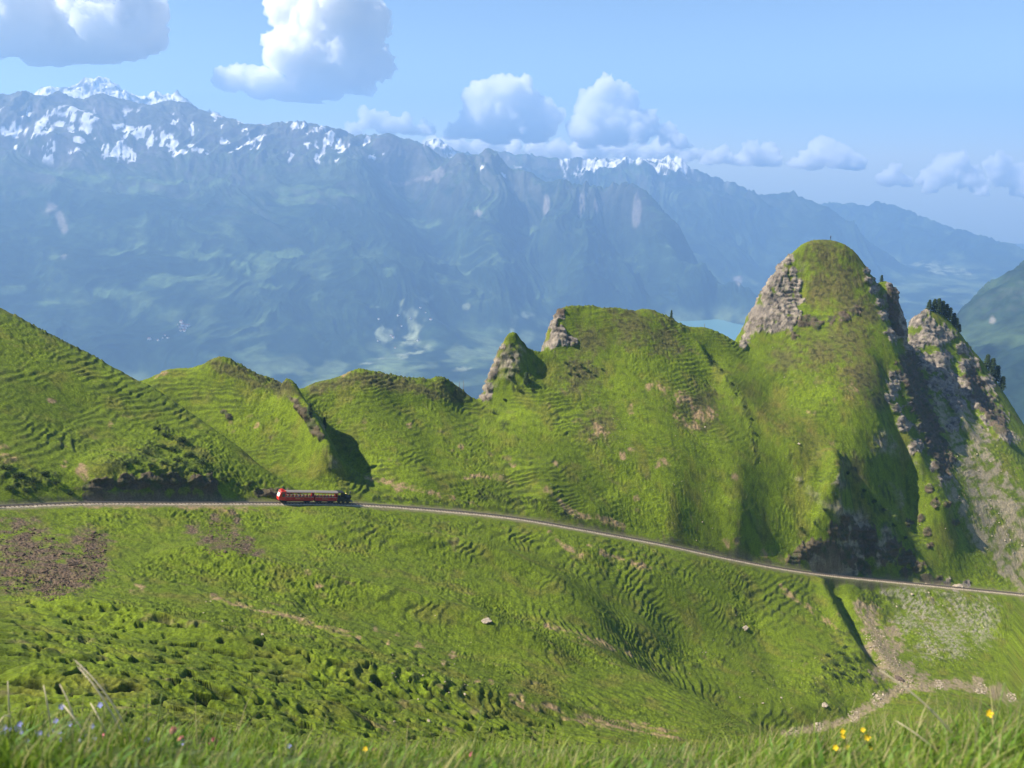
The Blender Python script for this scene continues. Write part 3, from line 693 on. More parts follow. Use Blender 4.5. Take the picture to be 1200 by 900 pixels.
# hollows between the ranges
for l, offs in ((m1, ((1500, -500), (4000, -1000))), (m2, ((1200, -600), (3000, -1000))), (m3[3:], ((1500, -500), (3000, -1000))), (m4, ((2000, -700), (6000, -1500))), (m0, ((2500, -700),)), (m5, ((500, -350), (1500, -1000)))):
    ws = densify(pix(*[(q[0], q[1], fd(q[2])) for q in l]), 700)
    offs = [(a_ * .55 * FS, b_ * .7 * FS) for a_, b_ in offs]
    for dr, dz in offs:
        o_ = []
        for x_, y_, z_ in ws:
            r_ = math.hypot(x_, y_); k = (r_ + dr) / r_
            o_.append((x_ * k, y_ * k, max(z_ + dz, LAKE)))
        flines.append(o_)
F((1125, 420, 4300), (1160, 430, 4200), (1200, 440, 4150), (1300, 420, 4100)); F((1150, 375, 4950), (1200, 360, 4950), (1260, 340, 4950)); F((1100, 470, 3700), (1200, 500, 3400), (1350, 500, 3200))
for a in (-60, -35, -10, 15, 35):
    flines.append([(math.sin(math.radians(a)) * r_, math.cos(math.radians(a)) * r_, z_) for r_, z_ in ((800, -900), (1300, -1150), (1900, LAKE + 40 if a < 20 else -1150))])
fctrl = [p for l in flines for p in l]
FF = Field(fctrl, -14500, 15500, -500, 17500, 60.0, 8000.0, lam=0.001)
FF.blur(1)
print('far field', FF.n, round(time.time() - T0, 1))

def far_base(x, y):
    return FF.cub(FF.Z, x, y)

thf = np.concatenate([np.linspace(-1.0, -0.56, 60)[:-1], np.linspace(-0.56, 0.56, 1100), np.linspace(0.56, 0.85, 40)[1:]])
Rf, _ = polar_rows(far_base, thf, 850, 16200, 1800, 900, hidden=.12)
# nothing below the near crest shows, so only the upper part needs its rows
FX = np.sin(thf)[None] * Rf; FY = np.cos(thf)[None] * Rf; FZ0 = far_base(FX, FY).astype(np.float64)
fr = np.hypot(FX, FY)
azf = np.arctan2(FX, FY)
fsx = (far_base(FX + 120, FY) - far_base(FX - 120, FY)) / 240; fsy = (far_base(FX, FY + 120) - far_base(FX, FY - 120)) / 240
fsl = np.hypot(fsx, fsy)
# distance below the crest keeps skylines where they are
rel = sstep(.03, .25, fsl) * sstep(LAKE + 5, LAKE + 260, FZ0)
w1 = fbm2(FX / 1500, FY / 1500, 3, 201); w2 = fbm2(FX / 1500, FY / 1500, 3, 205)
spur = ridged2(FX / 700 + 1.5 * w1, FY / 1150 + 1.2 * w2, 5, 211, .55)
crag = ridged2(FX / 330 + .5 * w2, FY / 420 + .5 * w1, 4, 221, .55)
near5 = sstep(5600, 5000, fr) * (azf > .35)
left1 = sstep(math.atan2(-60, 1100), math.atan2(-130, 1100), azf) * sstep(13000 * FS, 12500 * FS, fr)
el0 = HORIZON - FZ0 / fr * FPX
low1 = left1 * sstep(190, 205, el0)
amp_ = mix(1.0, .5, near5) * (1 - .35 * low1) * (1 - .35 * left1)
crest_ = np.zeros(FX.shape)
FZ = FZ0 + (spur - .25) * 165 * rel * amp_ + (crag - .2) * 52 * amp_ * sstep(-600, -50, FZ0) + fbm2(FX / 130, FY / 130, 3, 231) * 12 * rel + fbm2(FX / 900, FY / 900, 3, 233) * 70 * low1
FZ = np.where(FZ0 < LAKE + 12, np.minimum(FZ, LAKE + 16), FZ)
# slope of the finished shape, across and down
gy_, gx_ = np.gradient(FZ)
dX = np.hypot(np.gradient(FX, axis=1), np.gradient(FY, axis=1)) + 1e-3; dR = np.abs(np.gradient(fr, axis=0)) + 1e-3
ssl = np.hypot(gx_ / dX, gy_ / dR)
print('far mesh', FX.shape, round(time.time() - T0, 1))

_el = np.arctan2(FZ0, fr)
def fpaint(blobs, r0, r1, warp=.7, soft=.5, asp=1.0):
    """patches given as (px, py, rx) or (px, py, rx, ry); between distances r0 and r1"""
    out = np.zeros(FX.shape, dtype=f32)
    sel0 = (fr > r0) & (fr < r1)
    wn = fbm2(FX / 260, FY / 420, 3, 301) + .55 * fbm2(FX / 75, FY / 160, 2, 303)
    for b in blobs:
        x, y, z = pdir(b[0], b[1]); az = math.atan2(x, y); el = math.atan2(z, math.hypot(x, y))
        rx = b[2]; ry = b[3] if len(b) > 3 else b[2]
        sub = sel0 & (np.abs(azf - az) * FPX < rx * 2)
        d = np.sqrt(((azf[sub] - az) * FPX / rx) ** 2 + ((_el[sub] - el) * FPX / ry) ** 2) + warp * wn[sub] * 1.6
        out[sub] = np.maximum(out[sub], 1 - sstep(1 - soft, 1 + .3 * soft, d))
    return out
snow_p = fpaint([(72, 142, 14, 4), (90, 137, 14, 4), (108, 147, 10, 4), (95, 158, 14, 4), (70, 150, 7, 4), (55, 155, 5, 12), (18, 155, 8, 8), (5, 158, 6, 5), (18, 175, 5, 5), (50, 165, 5, 10), (60, 178, 5, 5), (88, 184, 8, 2), (92, 172, 5, 3),
                 (150, 155, 14, 4), (170, 158, 18, 6), (190, 162, 8, 6), (195, 172, 16, 3), (150, 185, 8, 3), (210, 183, 20, 3), (235, 182, 10, 2), (145, 180, 6, 8), (130, 180, 5, 8), (160, 186, 6, 2), (258, 143, 5, 4), (266, 172, 5, 5), (280, 175, 4, 6), (300, 165, 10, 3), (295, 175, 8, 4), (308, 152, 8, 4), (288, 160, 4, 2),
                 (350, 151, 14, 3), (370, 156, 14, 4), (385, 165, 16, 4), (360, 171, 14, 4), (395, 172, 6, 3), (400, 178, 5, 2), (340, 180, 5, 2), (438, 190, 5, 5), (448, 186, 4, 3), (432, 180, 3, 3), (563, 203, 4, 2), (590, 205, 4, 2), (540, 200, 3, 2), (270, 186, 5, 2), (320, 186, 6, 2), (200, 178, 6, 3), (225, 175, 5, 3)], 8000, 10900, warp=.85)
sn = fbm2(FX / 150 + .5 * w1, FY / 520, 4, 311)
elp = HORIZON - np.tan(_el) * FPX      # rough photo row of each vertex
snow_n = sstep(.30, .36, fbm2(FX / 90 + .5 * w1, FY / 300, 4, 312)) * sstep(194, 186, elp) * sstep(134, 146, elp) * (fr > 8300) * (fr < 10800) * (azf < math.atan2(-90, 1100))
snow_far = sstep(-.02, .10, fbm2(FX / 700, FY / 700, 4, 321) + .0016 * (FZ - 60)) * (fr > 10900) * sstep(-450, -150, FZ)
m3s = fpaint([(705, 196, 22, 5), (740, 193, 30, 6), (780, 195, 26, 6), (800, 200, 14, 6), (508, 175, 14, 10), (525, 180, 10, 8), (690, 200, 10, 4), (660, 196, 8, 3)], 10900, 13600, warp=.5)
m3n = sstep(.22, .34, fbm2(FX / 260, FY / 500, 4, 331)) * (fr > 11000) * (fr < 13000) * sstep(-400, -120, FZ)
m0s = sstep(-.25, .0, fbm2(FX / 500, FY / 500, 3, 341)) * (fr > 12200) * (azf < -.2)
fine = fbm2(FX / 48 + .6 * crag, FY / 120, 3, 371)
snow_p = snow_p * sstep(.0, .09, fine + .5 * (snow_p - .68))
m3s = m3s * sstep(-.1, .1, fine + .3 * (m3s - .4)); m0s = m0s * sstep(-.25, -.05, fine + .3 * fbm2(FX / 200, FY / 200, 2, 373))
snow = np.clip(np.maximum.reduce([snow_p, snow_n * .9, m3s, m3n * .6 * sstep(0, .1, fine), m0s]), 0, 1)
snow = snow * sstep(2.2, 1.5, ssl)

c = np.broadcast_to(C(.016, .030, .018), FX.shape + (3,)).astype(f32).copy()      # forest
fn1 = fbm2(FX / 900, FY / 1100, 5, 351); fn2 = fbm2(FX / 300, FY / 420, 4, 353); fn3 = fbm2(FX / 90, FY / 110, 3, 355)
c = lay(c, C(.030, .052, .024), sstep(-.1, .3, fn2 + .4 * fn3))
meadow = sstep(.12, .3, fn1 + .35 * fn2) * .55 + sstep(.25, .4, fn2 + .5 * fn1) * .5
c = lay(c, C(.075, .11, .045), meadow * sstep(.75, .3, ssl * .6) * (1 - .6 * near5))
alp = sstep(-420, -180, FZ0 + 180 * fn1) * (fr < 11300)
c = lay(c, C(.06, .08, .045), alp * .8)
mead_p = fpaint([(300, 305, 18, 6), (330, 295, 24, 5), (285, 315, 12, 8), (240, 300, 40, 5), (200, 330, 40, 5), (130, 340, 20, 6), (320, 340, 20, 5), (350, 235, 30, 5), (200, 216, 50, 5), (100, 208, 50, 4), (60, 355, 14, 4), (10, 340, 16, 4),
                 (456, 325, 10, 7), (498, 265, 18, 5), (480, 258, 12, 4), (560, 250, 8, 6), (625, 265, 16, 4), (400, 232, 24, 4), (350, 225, 30, 5), (150, 295, 30, 4)], 4500, 10500, warp=.6)
c = lay(c, C(.11, .165, .06), mead_p * .75)
floorm = sstep(LAKE + 120, LAKE + 30, FZ0)
fields = sstep(.0, .25, fbm2(FX / 330, FY / 500, 3, 361)) * .55
c = lay(c, C(.17, .22, .10), floorm * fields)
fld = fpaint([(440, 362, 6, 3), (480, 372, 12, 8), (492, 380, 12, 8), (475, 360, 12, 5), (495, 408, 12, 7), (450, 395, 8, 8), (465, 418, 18, 4), (445, 420, 14, 4), (485, 413, 16, 4), (488, 350, 14, 3), (540, 432, 12, 5), (600, 378, 14, 5), (620, 370, 10, 5), (545, 364, 6, 3), (430, 425, 14, 4), (590, 388, 12, 3), (470, 395, 20, 12), (1085, 310, 20, 5), (1110, 318, 20, 5)], 4500, 13000, warp=.7)
c = lay(c, C(.28, .31, .18), fld * .8 * sstep(-.2, .15, fbm2(FX / 110, FY / 170, 3, 375)))
rockf = sstep(.75, 1.25, ssl + .5 * fn2) * sstep(-900, 100, FZ0) * .7 + sstep(-100, 350, FZ + 200 * fn2) * .55 * (fr > 7500)
c = lay(c, C(.115, .105, .10), np.clip(rockf, 0, 1))
rp = fpaint([(62, 245, 7, 7), (70, 258, 5, 10), (76, 270, 4, 6), (75, 305, 4, 5), (520, 207, 18, 3), (495, 213, 20, 3), (470, 216, 18, 3), (680, 240, 5, 14), (745, 250, 5, 12), (640, 240, 4, 10), (800, 262, 7, 10), (865, 330, 5, 4), (700, 250, 4, 8), (560, 255, 5, 5), (1163, 374, 4, 5)], 2600, 10800, warp=.6)
c = lay(c, C(.30, .26, .23), rp * .6)
c = lay(c, C(.88, .88, .90), snow)
c = np.clip(c * (1 + .25 * fn3[..., None]), .004, .92)

def far_material(name, scale):
    m = bpy.data.materials.new(name); t, b = nt(m)
    a = t.nodes.new('ShaderNodeAttribute'); a.attribute_name = 'Albedo'
    geo = t.nodes.new('ShaderNodeNewGeometry')
    no = t.nodes.new('ShaderNodeTexNoise'); no.inputs['Scale'].default_value = scale; no.inputs['Detail'].default_value = 5; no.inputs['Roughness'].default_value = .7
    t.links.new(geo.outputs['Position'], no.inputs['Vector'])
    mr = t.nodes.new('ShaderNodeMapRange'); mr.inputs['From Min'].default_value = .3; mr.inputs['From Max'].default_value = .7; mr.inputs['To Min'].default_value = .5; mr.inputs['To Max'].default_value = 1.5
    t.links.new(no.outputs['Fac'], mr.inputs['Value'])
    vm = t.nodes.new('ShaderNodeVectorMath'); vm.operation = 'SCALE'
    t.links.new(a.outputs['Color'], vm.inputs[0]); t.links.new(mr.outputs['Result'], vm.inputs['Scale'])
    mn = t.nodes.new('ShaderNodeVectorMath'); mn.operation = 'MINIMUM'; mn.inputs[1].default_value = (.88, .88, .88)
    t.links.new(vm.outputs[0], mn.inputs[0]); t.links.new(mn.outputs[0], b.inputs['Base Color'])
    b.inputs['Roughness'].default_value = 1; b.inputs['Specular IOR Level'].default_value = 0
    return m
mountains = tag(grid_mesh('mountains', FX, FY, FZ, colors=c, mat=far_material('forest_and_rock', .012)), kind='structure')
# the lake
lm = bpy.data.materials.new('lake_water'); t, b = nt(lm)
b.inputs['Base Color'].default_value = (.13, .27, .26, 1); b.inputs['Roughness'].default_value = .25; b.inputs['IOR'].default_value = 1.33
no = t.nodes.new('ShaderNodeTexNoise'); no.inputs['Scale'].default_value = .02; bp = t.nodes.new('ShaderNodeBump'); bp.inputs['Strength'].default_value = .1
t.links.new(no.outputs['Fac'], bp.inputs['Height']); t.links.new(bp.outputs['Normal'], b.inputs['Normal'])
me = bpy.data.meshes.new('lake')
ring = [at_level(a_, b_, LAKE - 8) for a_, b_ in ((795, 374), (815, 366), (840, 361), (880, 357), (930, 353), (990, 351), (1050, 358), (1080, 400), (900, 440), (790, 420), (775, 395))]
me.from_pydata(ring, [], [tuple(range(len(ring)))]); me.materials.append(lm)
lake = bpy.data.objects.new('lake', me); COL.objects.link(lake); tag(lake, kind='structure')
gm = bpy.data.materials.new('valley_ground'); t, b = nt(gm); b.inputs['Base Color'].default_value = (.05, .08, .03, 1); b.inputs['Roughness'].default_value = 1
me = bpy.data.meshes.new('ground'); me.from_pydata([(-15900, -1900, LAKE - 130), (15900, -1900, LAKE - 130), (15900, 16400, LAKE - 130), (-15900, 16400, LAKE - 130)], [], [(0, 1, 2, 3)]); me.materials.append(gm)
gd = bpy.data.objects.new('ground', me); COL.objects.link(gd); tag(gd, kind='structure')
print('far', round(time.time() - T0, 1), 'top', FZ.max(), 'min', FZ.min())

# ================================================================ AIR
HZ_TOP = float(max(FZ.max(), 0)) + 25.0
me = bpy.data.meshes.new('haze'); bm = bmesh.new(); bmesh.ops.create_cube(bm, size=1)
bmesh.ops.scale(bm, vec=(32000, 18500, HZ_TOP - (LAKE - 131)), verts=bm.verts); bmesh.ops.translate(bm, vec=(0, 7250, (HZ_TOP + LAKE - 131) / 2), verts=bm.verts)
bm.to_mesh(me); bm.free()
haze = bpy.data.objects.new('haze', me); COL.objects.link(haze); tag(haze, kind='stuff')
hm = bpy.data.materials.new('mountain_air'); hm.use_nodes = True; t = hm.node_tree; t.nodes.clear()
out = t.nodes.new('ShaderNodeOutputMaterial'); pv = t.nodes.new('ShaderNodeVolumePrincipled')
pv.inputs['Color'].default_value = HAZE_COLOR; pv.inputs['Density'].default_value = HAZE_DENSITY; pv.inputs['Anisotropy'].default_value = .15
t.links.new(pv.outputs[0], out.inputs['Volume']); me.materials.append(hm)

# ================================================================ SKY, SUN, CAMERA
SUN_DIR = Vector((-.66, -.10, .73)).normalized()
w = bpy.data.worlds.new('World'); scene.world = w; w.use_nodes = True
t = w.node_tree; bg = t.nodes['Background']; sk = t.nodes.new('ShaderNodeTexSky'); sk.sky_type = 'NISHITA'; sk.sun_disc = False
sk.sun_elevation = math.asin(SUN_DIR.z); sk.sun_rotation = math.atan2(SUN_DIR.x, SUN_DIR.y); sk.altitude = 2100; sk.air_density = 1.0; sk.dust_density = .6; sk.ozone_density = 3.0
t.links.new(sk.outputs[0], bg.inputs[0]); bg.inputs[1].default_value = SKY_STRENGTH
s = bpy.data.lights.new('sun', 'SUN'); s.energy = SUN_STRENGTH; s.angle = math.radians(.5); s.color = (1, .90, .76)
so = bpy.data.objects.new('sun', s); COL.objects.link(so); so.rotation_euler = SUN_DIR.to_track_quat('Z', 'Y').to_euler(); so.location = (-200, 0, 300)
cam = bpy.data.cameras.new('camera'); co = bpy.data.objects.new('camera', cam); COL.objects.link(co)
cam.sensor_width = 36; cam.lens = FPX * 36 / 1200; cam.clip_end = 150000; cam.clip_start = .1
co.rotation_euler = (math.pi / 2 - PITCH, 0, 0); scene.camera = co
cam.dof.use_dof = True; cam.dof.focus_distance = 300; cam.dof.aperture_fstop = 3.2
scene.view_settings.view_transform = 'Standard'; scene.view_settings.look = 'None'; scene.view_settings.gamma = 1; scene.view_settings.exposure = EXPOSURE
scene.cycles.volume_bounces = VB; scene.cycles.max_bounces = 34; scene.cycles.diffuse_bounces = 2; scene.cycles.glossy_bounces = 1; scene.cycles.transparent_max_bounces = 16
scene.cycles.use_denoising = True
# ================================================================ CLOUDS
cm = bpy.data.materials.new('cloud_vapour'); cm.use_nodes = True; t = cm.node_tree; t.nodes.clear()
out = t.nodes.new('ShaderNodeOutputMaterial'); pv = t.nodes.new('ShaderNodeVolumeScatter')
pv.inputs['Color'].default_value = (.9995, .9975, .994, 1); pv.inputs['Density'].default_value = CLOUD_D; pv.inputs['Anisotropy'].default_value = 0.0
t.links.new(pv.outputs[0], out.inputs['Volume'])
def cloud(lobes, label, R0, seed):
    bm = bmesh.new(); rnd = random.Random(seed)
    base = max(b for a, b, r_ in lobes)
    for (a, b, r_) in lobes:
        rr_ = R0 + rnd.uniform(-1, 1) * r_ / FPX * R0 * .6
        p = P(a, b, rr_); rad = r_ / FPX * R0
        ret = bmesh.ops.create_icosphere(bm, subdivisions=3, radius=rad)
        bmesh.ops.translate(bm, vec=p, verts=ret['verts'])
        for _ in range(7):
            v_ = Vector((rnd.gauss(0, 1), rnd.gauss(0, 1), rnd.gauss(.35, 1))).normalized(); r2 = rad * rnd.uniform(.28, .52)
            ret = bmesh.ops.create_icosphere(bm, subdivisions=2, radius=r2); bmesh.ops.translate(bm, vec=Vector(p) + v_ * rad * rnd.uniform(.75, 1.0), verts=ret['verts'])
    me0 = bpy.data.meshes.new('tmp'); bm.to_mesh(me0); bm.free()
    o0 = bpy.data.objects.new('tmp', me0); COL.objects.link(o0)
    md = o0.modifiers.new('r', 'REMESH'); md.mode = 'VOXEL'; md.voxel_size = CLOUD_VOX
    dg = bpy.context.evaluated_depsgraph_get(); dg.update()
    me = bpy.data.meshes.new_from_object(o0.evaluated_get(dg))
    bpy.data.objects.remove(o0); bpy.data.meshes.remove(me0)
    n = len(me.vertices); v = np.empty(n * 3, dtype=f32); me.vertices.foreach_get('co', v); v = v.reshape(-1, 3)
    nn = np.empty(n * 3, dtype=f32); me.vertices.foreach_get('normal', nn); nn = nn.reshape(-1, 3)
    q = v.astype(np.float64)
    b1 = np.abs(perlin3(q[:, 0] / 420, q[:, 1] / 420, q[:, 2] / 420, seed)); b2 = np.abs(perlin3(q[:, 0] / 190, q[:, 1] / 190, q[:, 2] / 190, seed + 1)); b3 = np.abs(perlin3(q[:, 0] / 90, q[:, 1] / 90, q[:, 2] / 90, seed + 2))
    d = (b1 * 240 + b2 * 170 + b3 * 110) - 110 + 110 * fbm3(q[:, 0] / 800, q[:, 1] / 800, q[:, 2] / 800, 2, seed + 4) + 45 * (np.abs(perlin3(q[:, 0] / 48, q[:, 1] / 48, q[:, 2] / 48, seed + 6)) - .2)
    zb = P(600, base, R0)[2]
    v = v + nn * d[:, None]
    # flattened base
    v[:, 2] = np.where(v[:, 2] < zb, zb + (v[:, 2] - zb) * .35, v[:, 2])
    me.vertices.foreach_set('co', v.astype(f32).ravel()); me.update(); me.name = 'cloud'
    me.materials.clear(); me.materials.append(cm)
    o = bpy.data.objects.new('cloud', me); COL.objects.link(o)
    tag(o, label, 'cloud', 'cumulus clouds over the mountains')
    return o
R0 = 18500
cloud([(20, 20, 50), (70, 10, 55), (120, 15, 50), (155, 32, 32), (60, 55, 42), (110, 60, 38), (145, 68, 22), (20, 60, 30), (-40, 40, 50), (-80, 20, 50)], 'largest cumulus cloud, grey underneath, in the top left corner of the sky', R0, 11)
cloud([(350, 15, 34), (390, 10, 36), (420, 30, 32), (350, 60, 34), (400, 60, 38), (370, 92, 32), (310, 106, 22), (446, 75, 17), (272, 96, 15), (340, 112, 24), (437, 14, 10), (420, 80, 24)], 'tall white cumulus cloud with a small puff on its right side, second from the left', R0, 23)
cloud([(430, 140, 13), (455, 147, 13), (478, 152, 12), (500, 155, 12), (412, 152, 11)], 'low pinkish cloud just above the ridge, left of the two bright clouds', R0 - 1000, 31)
cloud([(565, 115, 20), (590, 108, 16), (612, 100, 10), (600, 135, 30), (560, 150, 22), (642, 140, 17), (625, 118, 12), (580, 160, 22), (625, 158, 20), (533, 156, 12)], 'bright white cumulus cloud in the middle of the sky, left of the peaked one', R0, 37)
cloud([(712, 103, 12), (700, 130, 22), (735, 120, 14), (725, 148, 24), (690, 150, 18), (757, 147, 16), (782, 157, 10), (714, 93, 7), (802, 172, 8)], 'bright cumulus cloud with a pointed top, right of the middle of the sky', R0, 41)
cloud([(842, 184, 11), (857, 188, 9), (830, 190, 9)], 'tiny faint cloud right of the peaked bright cloud', R0 + 900, 43)
cloud([(880, 179, 12), (892, 186, 12), (907, 192, 10), (872, 190, 10)], 'small faint cloud between the tiny cloud and the puffy one above the rocky dome', R0 + 900, 47)
cloud([(965, 178, 16), (950, 188, 14), (986, 187, 13), (934, 193, 10), (1003, 194, 10)], 'small puffy cloud above the rocky dome peak', R0 + 900, 53)
cloud([(1042, 210, 10), (1058, 214, 8)], 'faint wisp of cloud low over the far right mountains', R0 + 900, 59)
cloud([(1104, 200, 15), (1120, 195, 14), (1138, 211, 12), (1096, 213, 12), (1155, 222, 9)], 'small pinkish cloud near the right edge, left of the last cloud', R0 + 900, 61)
cloud([(1168, 192, 13), (1180, 205, 12), (1197, 214, 14), (1215, 222, 16)], 'small cloud cut by the right edge of the picture', R0 + 900, 67)
cloud([(20, -2, 8), (6, 0, 6)], 'little scrap of cloud in the very top left corner', R0 - 3000, 71) if False else None
cloud([(505, 172, 9), (528, 170, 11), (550, 176, 10), (575, 173, 12), (600, 178, 11), (628, 174, 12), (655, 178, 11), (680, 176, 12), (706, 180, 11), (730, 177, 12), (756, 181, 11), (780, 178, 12), (805, 183, 10), (822, 186, 8), (680, 168, 9), (790, 172, 9)], 'long low bank of pale cloud lying along the far snowy range behind the bright clouds', R0 + 1500, 83)
print('clouds', round(time.time() - T0, 1))
# ================================================================ THINGS
def simple(name, color, rough=.8, spec=.3, metal=0.0, var=.12, scale=6.0):
    m = bpy.data.materials.new(name); t, b = nt(m)
    no = t.nodes.new('ShaderNodeTexNoise'); no.inputs['Scale'].default_value = scale; no.inputs['Detail'].default_value = 3
    geo = t.nodes.new('ShaderNodeTexCoord'); t.links.new(geo.outputs['Object'], no.inputs['Vector'])
    cr = t.nodes.new('ShaderNodeValToRGB')
    cr.color_ramp.elements[0].position = .3; cr.color_ramp.elements[1].position = .7
    cr.color_ramp.elements[0].color = tuple(max(0, x * (1 - var)) for x in color) + (1,)
    cr.color_ramp.elements[1].color = tuple(min(1, x * (1 + var)) for x in color) + (1,)
    t.links.new(no.outputs['Fac'], cr.inputs['Fac']); t.links.new(cr.outputs[0], b.inputs['Base Color'])
    b.inputs['Roughness'].default_value = rough; b.inputs['Specular IOR Level'].default_value = spec; b.inputs['Metallic'].default_value = metal
    return m
M = dict(
    red=simple('red_paint', (.50, .018, .016), .4, .5), shaded_red=simple('shaded_red_paint', (.42, .012, .014), .45, .5), bright=simple('sunlit_red_paint', (.62, .02, .02), .35, .5),  # coach red painted darker for the shaded sides, brighter for the sunlit front
    roof=simple('pale_roof', (.20, .185, .165), .6, .3), black=simple('sooty_black', (.02, .02, .022), .5, .4), steel=simple('worn_steel', (.30, .27, .25), .35, .5, .6), frame=simple('dark_underframe', (.03, .028, .028), .7),
    glass=simple('dark_glass', (.05, .06, .07), .08, .6), white=simple('white_panel', (.75, .75, .72), .5), gold=simple('gilt', (.55, .40, .12), .4, .5), wood=simple('bench_wood', (.22, .12, .06), .7),
    brass=simple('brass', (.5, .36, .14), .3, .5, .8), ballast=simple('ballast', (.38, .32, .23), .95, .1, var=.5, scale=3), sleeper=simple('sleeper_steel', (.10, .075, .06), .9, .1, var=.3),
    bark=simple('bark', (.09, .065, .045), .95, .1), dead=simple('dead_wood', (.22, .19, .17), .95, .1), needles=simple('spruce_needles', (.034, .058, .022), .9, .15, var=.4, scale=1.2), leaves=simple('shrub_leaves', (.035, .060, .016), .9, .15, var=.45, scale=1.5),
    skin=simple('skin', (.45, .28, .2), .6), hair=simple('hair', (.05, .03, .02), .8), navy=simple('navy_jacket', (.03, .035, .06), .9), shirt=simple('white_shirt', (.7, .7, .68), .9), shirt2=simple('pale_blue_shirt', (.30, .42, .6), .9), shirt3=simple('pink_shirt', (.6, .25, .25), .9), trousers=simple('dark_trousers', (.03, .03, .035), .9),
    wall=simple('white_plaster', (.75, .72, .66), .9, var=.05), tile=simple('brown_roof', (.16, .09, .07), .9), stone=simple('pale_limestone', (.32, .27, .205), .95, .1, var=.35, scale=1.0), rubble=simple('brown_rubble', (.115, .082, .056), .95, .1, var=.6, scale=.8),
)
def mesh_obj(name, bm, mat, parent=None, smooth=False):
    me = bpy.data.meshes.new(name); bm.to_mesh(me); bm.free()
    for mm in (mat if isinstance(mat, (list, tuple)) else [mat]): me.materials.append(mm)
    if smooth: me.shade_smooth()
    o = bpy.data.objects.new(name, me); COL.objects.link(o)
    if parent: o.parent = parent
    return o
def empty(name, loc=(0, 0, 0)):
    o = bpy.data.objects.new(name, None); COL.objects.link(o); o.location = loc; o.empty_display_size = .5
    return o
def box(bm, x0, x1, y0, y1, z0, z1, bev=0):
    r = bmesh.ops.create_cube(bm, size=1); vs = r['verts']
    bmesh.ops.scale(bm, vec=(x1 - x0, y1 - y0, z1 - z0), verts=vs); bmesh.ops.translate(bm, vec=((x0 + x1) / 2, (y0 + y1) / 2, (z0 + z1) / 2), verts=vs)
    if bev:
        es = {e for v in vs for e in v.link_edges}
        bmesh.ops.bevel(bm, geom=list(es), offset=bev, segments=2, affect='EDGES')
    return vs
def cyl(bm, p0, p1, r0, r1=None, seg=12):
    p0 = Vector(p0); p1 = Vector(p1); d = p1 - p0
    r = bmesh.ops.create_cone(bm, cap_ends=True, segments=seg, radius1=r0, radius2=r0 if r1 is None else r1, depth=d.length)
    m = Matrix.Translation((p0 + p1) / 2) @ d.to_track_quat('Z', 'Y').to_matrix().to_4x4()
    bmesh.ops.transform(bm, matrix=m, verts=r['verts'])
    return r['verts']
def copy_thing(o, parent=None):
    c = o.copy(); COL.objects.link(c); c.parent = parent
    for ch in list(o.children): copy_thing(ch, c)
    return c

# ---------------------------------------------------------------- the railway
tr = [Vector(p) for p in TRACK]
tlen = [0.0]
for a, b in zip(tr[:-1], tr[1:]): tlen.append(tlen[-1] + (b - a).length)
tlen = np.array(tlen)
def on_track(s):
    i = int(np.clip(np.searchsorted(tlen, s) - 1, 0, len(tr) - 2)); k = (s - tlen[i]) / max(1e-6, tlen[i + 1] - tlen[i])
    p = tr[i].lerp(tr[i + 1], k); j0 = max(0, i - 4); j1 = min(len(tr) - 1, i + 5)
    return p, (tr[j1] - tr[j0]).normalized()
def ribbon(name, half, z, mat, s0, s1, step=1.5, thick=.0, off=0.0, crown=0.0, parent=None, rough=0.0):
    bm = bmesh.new(); rows = []
    n = int((s1 - s0) / step)
    prof = [(-half - thick * 1.2, -thick), (-half, 0), (0, crown), (half, 0), (half + thick * 1.2, -thick)] if thick else [(-half, 0), (half, 0)]
    rnd = random.Random(3)
    for i in range(n + 1):
        p, d = on_track(s0 + (s1 - s0) * i / n); side = Vector((d.y, -d.x, 0)).normalized()
        rows.append([bm.verts.new(p + side * (a + off + rnd.uniform(-1, 1) * rough) + Vector((0, 0, z + b + rnd.uniform(-.2, .2) * rough))) for a, b in prof])
    for a, b in zip(rows[:-1], rows[1:]):
        for k in range(len(prof) - 1): bm.faces.new((a[k], a[k + 1], b[k + 1], b[k]))
    bmesh.ops.recalc_face_normals(bm, faces=bm.faces)
    return mesh_obj(name, bm, mat, parent)
bed = ribbon('track_bed', 1.2, .10, M['ballast'], 0, tlen[-1], 1.0, thick=.34, crown=.06, rough=.16)
tag(bed, kind='structure')
rail_root = empty('railway_track', tr[0])
tag(rail_root, 'narrow single railway track with toothed middle rail, curving across the green mountainside', 'railway track')
def rail(off, w, h, name):
    bm = bmesh.new(); rows = []
    n = int(tlen[-1] / 1.5)
    for i in range(n + 1):
        p, d = on_track(tlen[-1] * i / n); side = Vector((d.y, -d.x, 0)).normalized()
        rows.append([bm.verts.new(p - tr[0] + side * (off + a) + Vector((0, 0, .26 + b))) for a, b in ((-w, 0), (-w, h), (w, h), (w, 0))])
    for a, b in zip(rows[:-1], rows[1:]):
        for k in range(3): bm.faces.new((a[k], b[k], b[k + 1], a[k + 1]))
    return mesh_obj(name, bm, M['steel'], rail_root)
rail(-.42, .045, .13, 'rail'); rail(.42, .045, .13, 'rail'); rail(0, .05, .16, 'rack_rail')
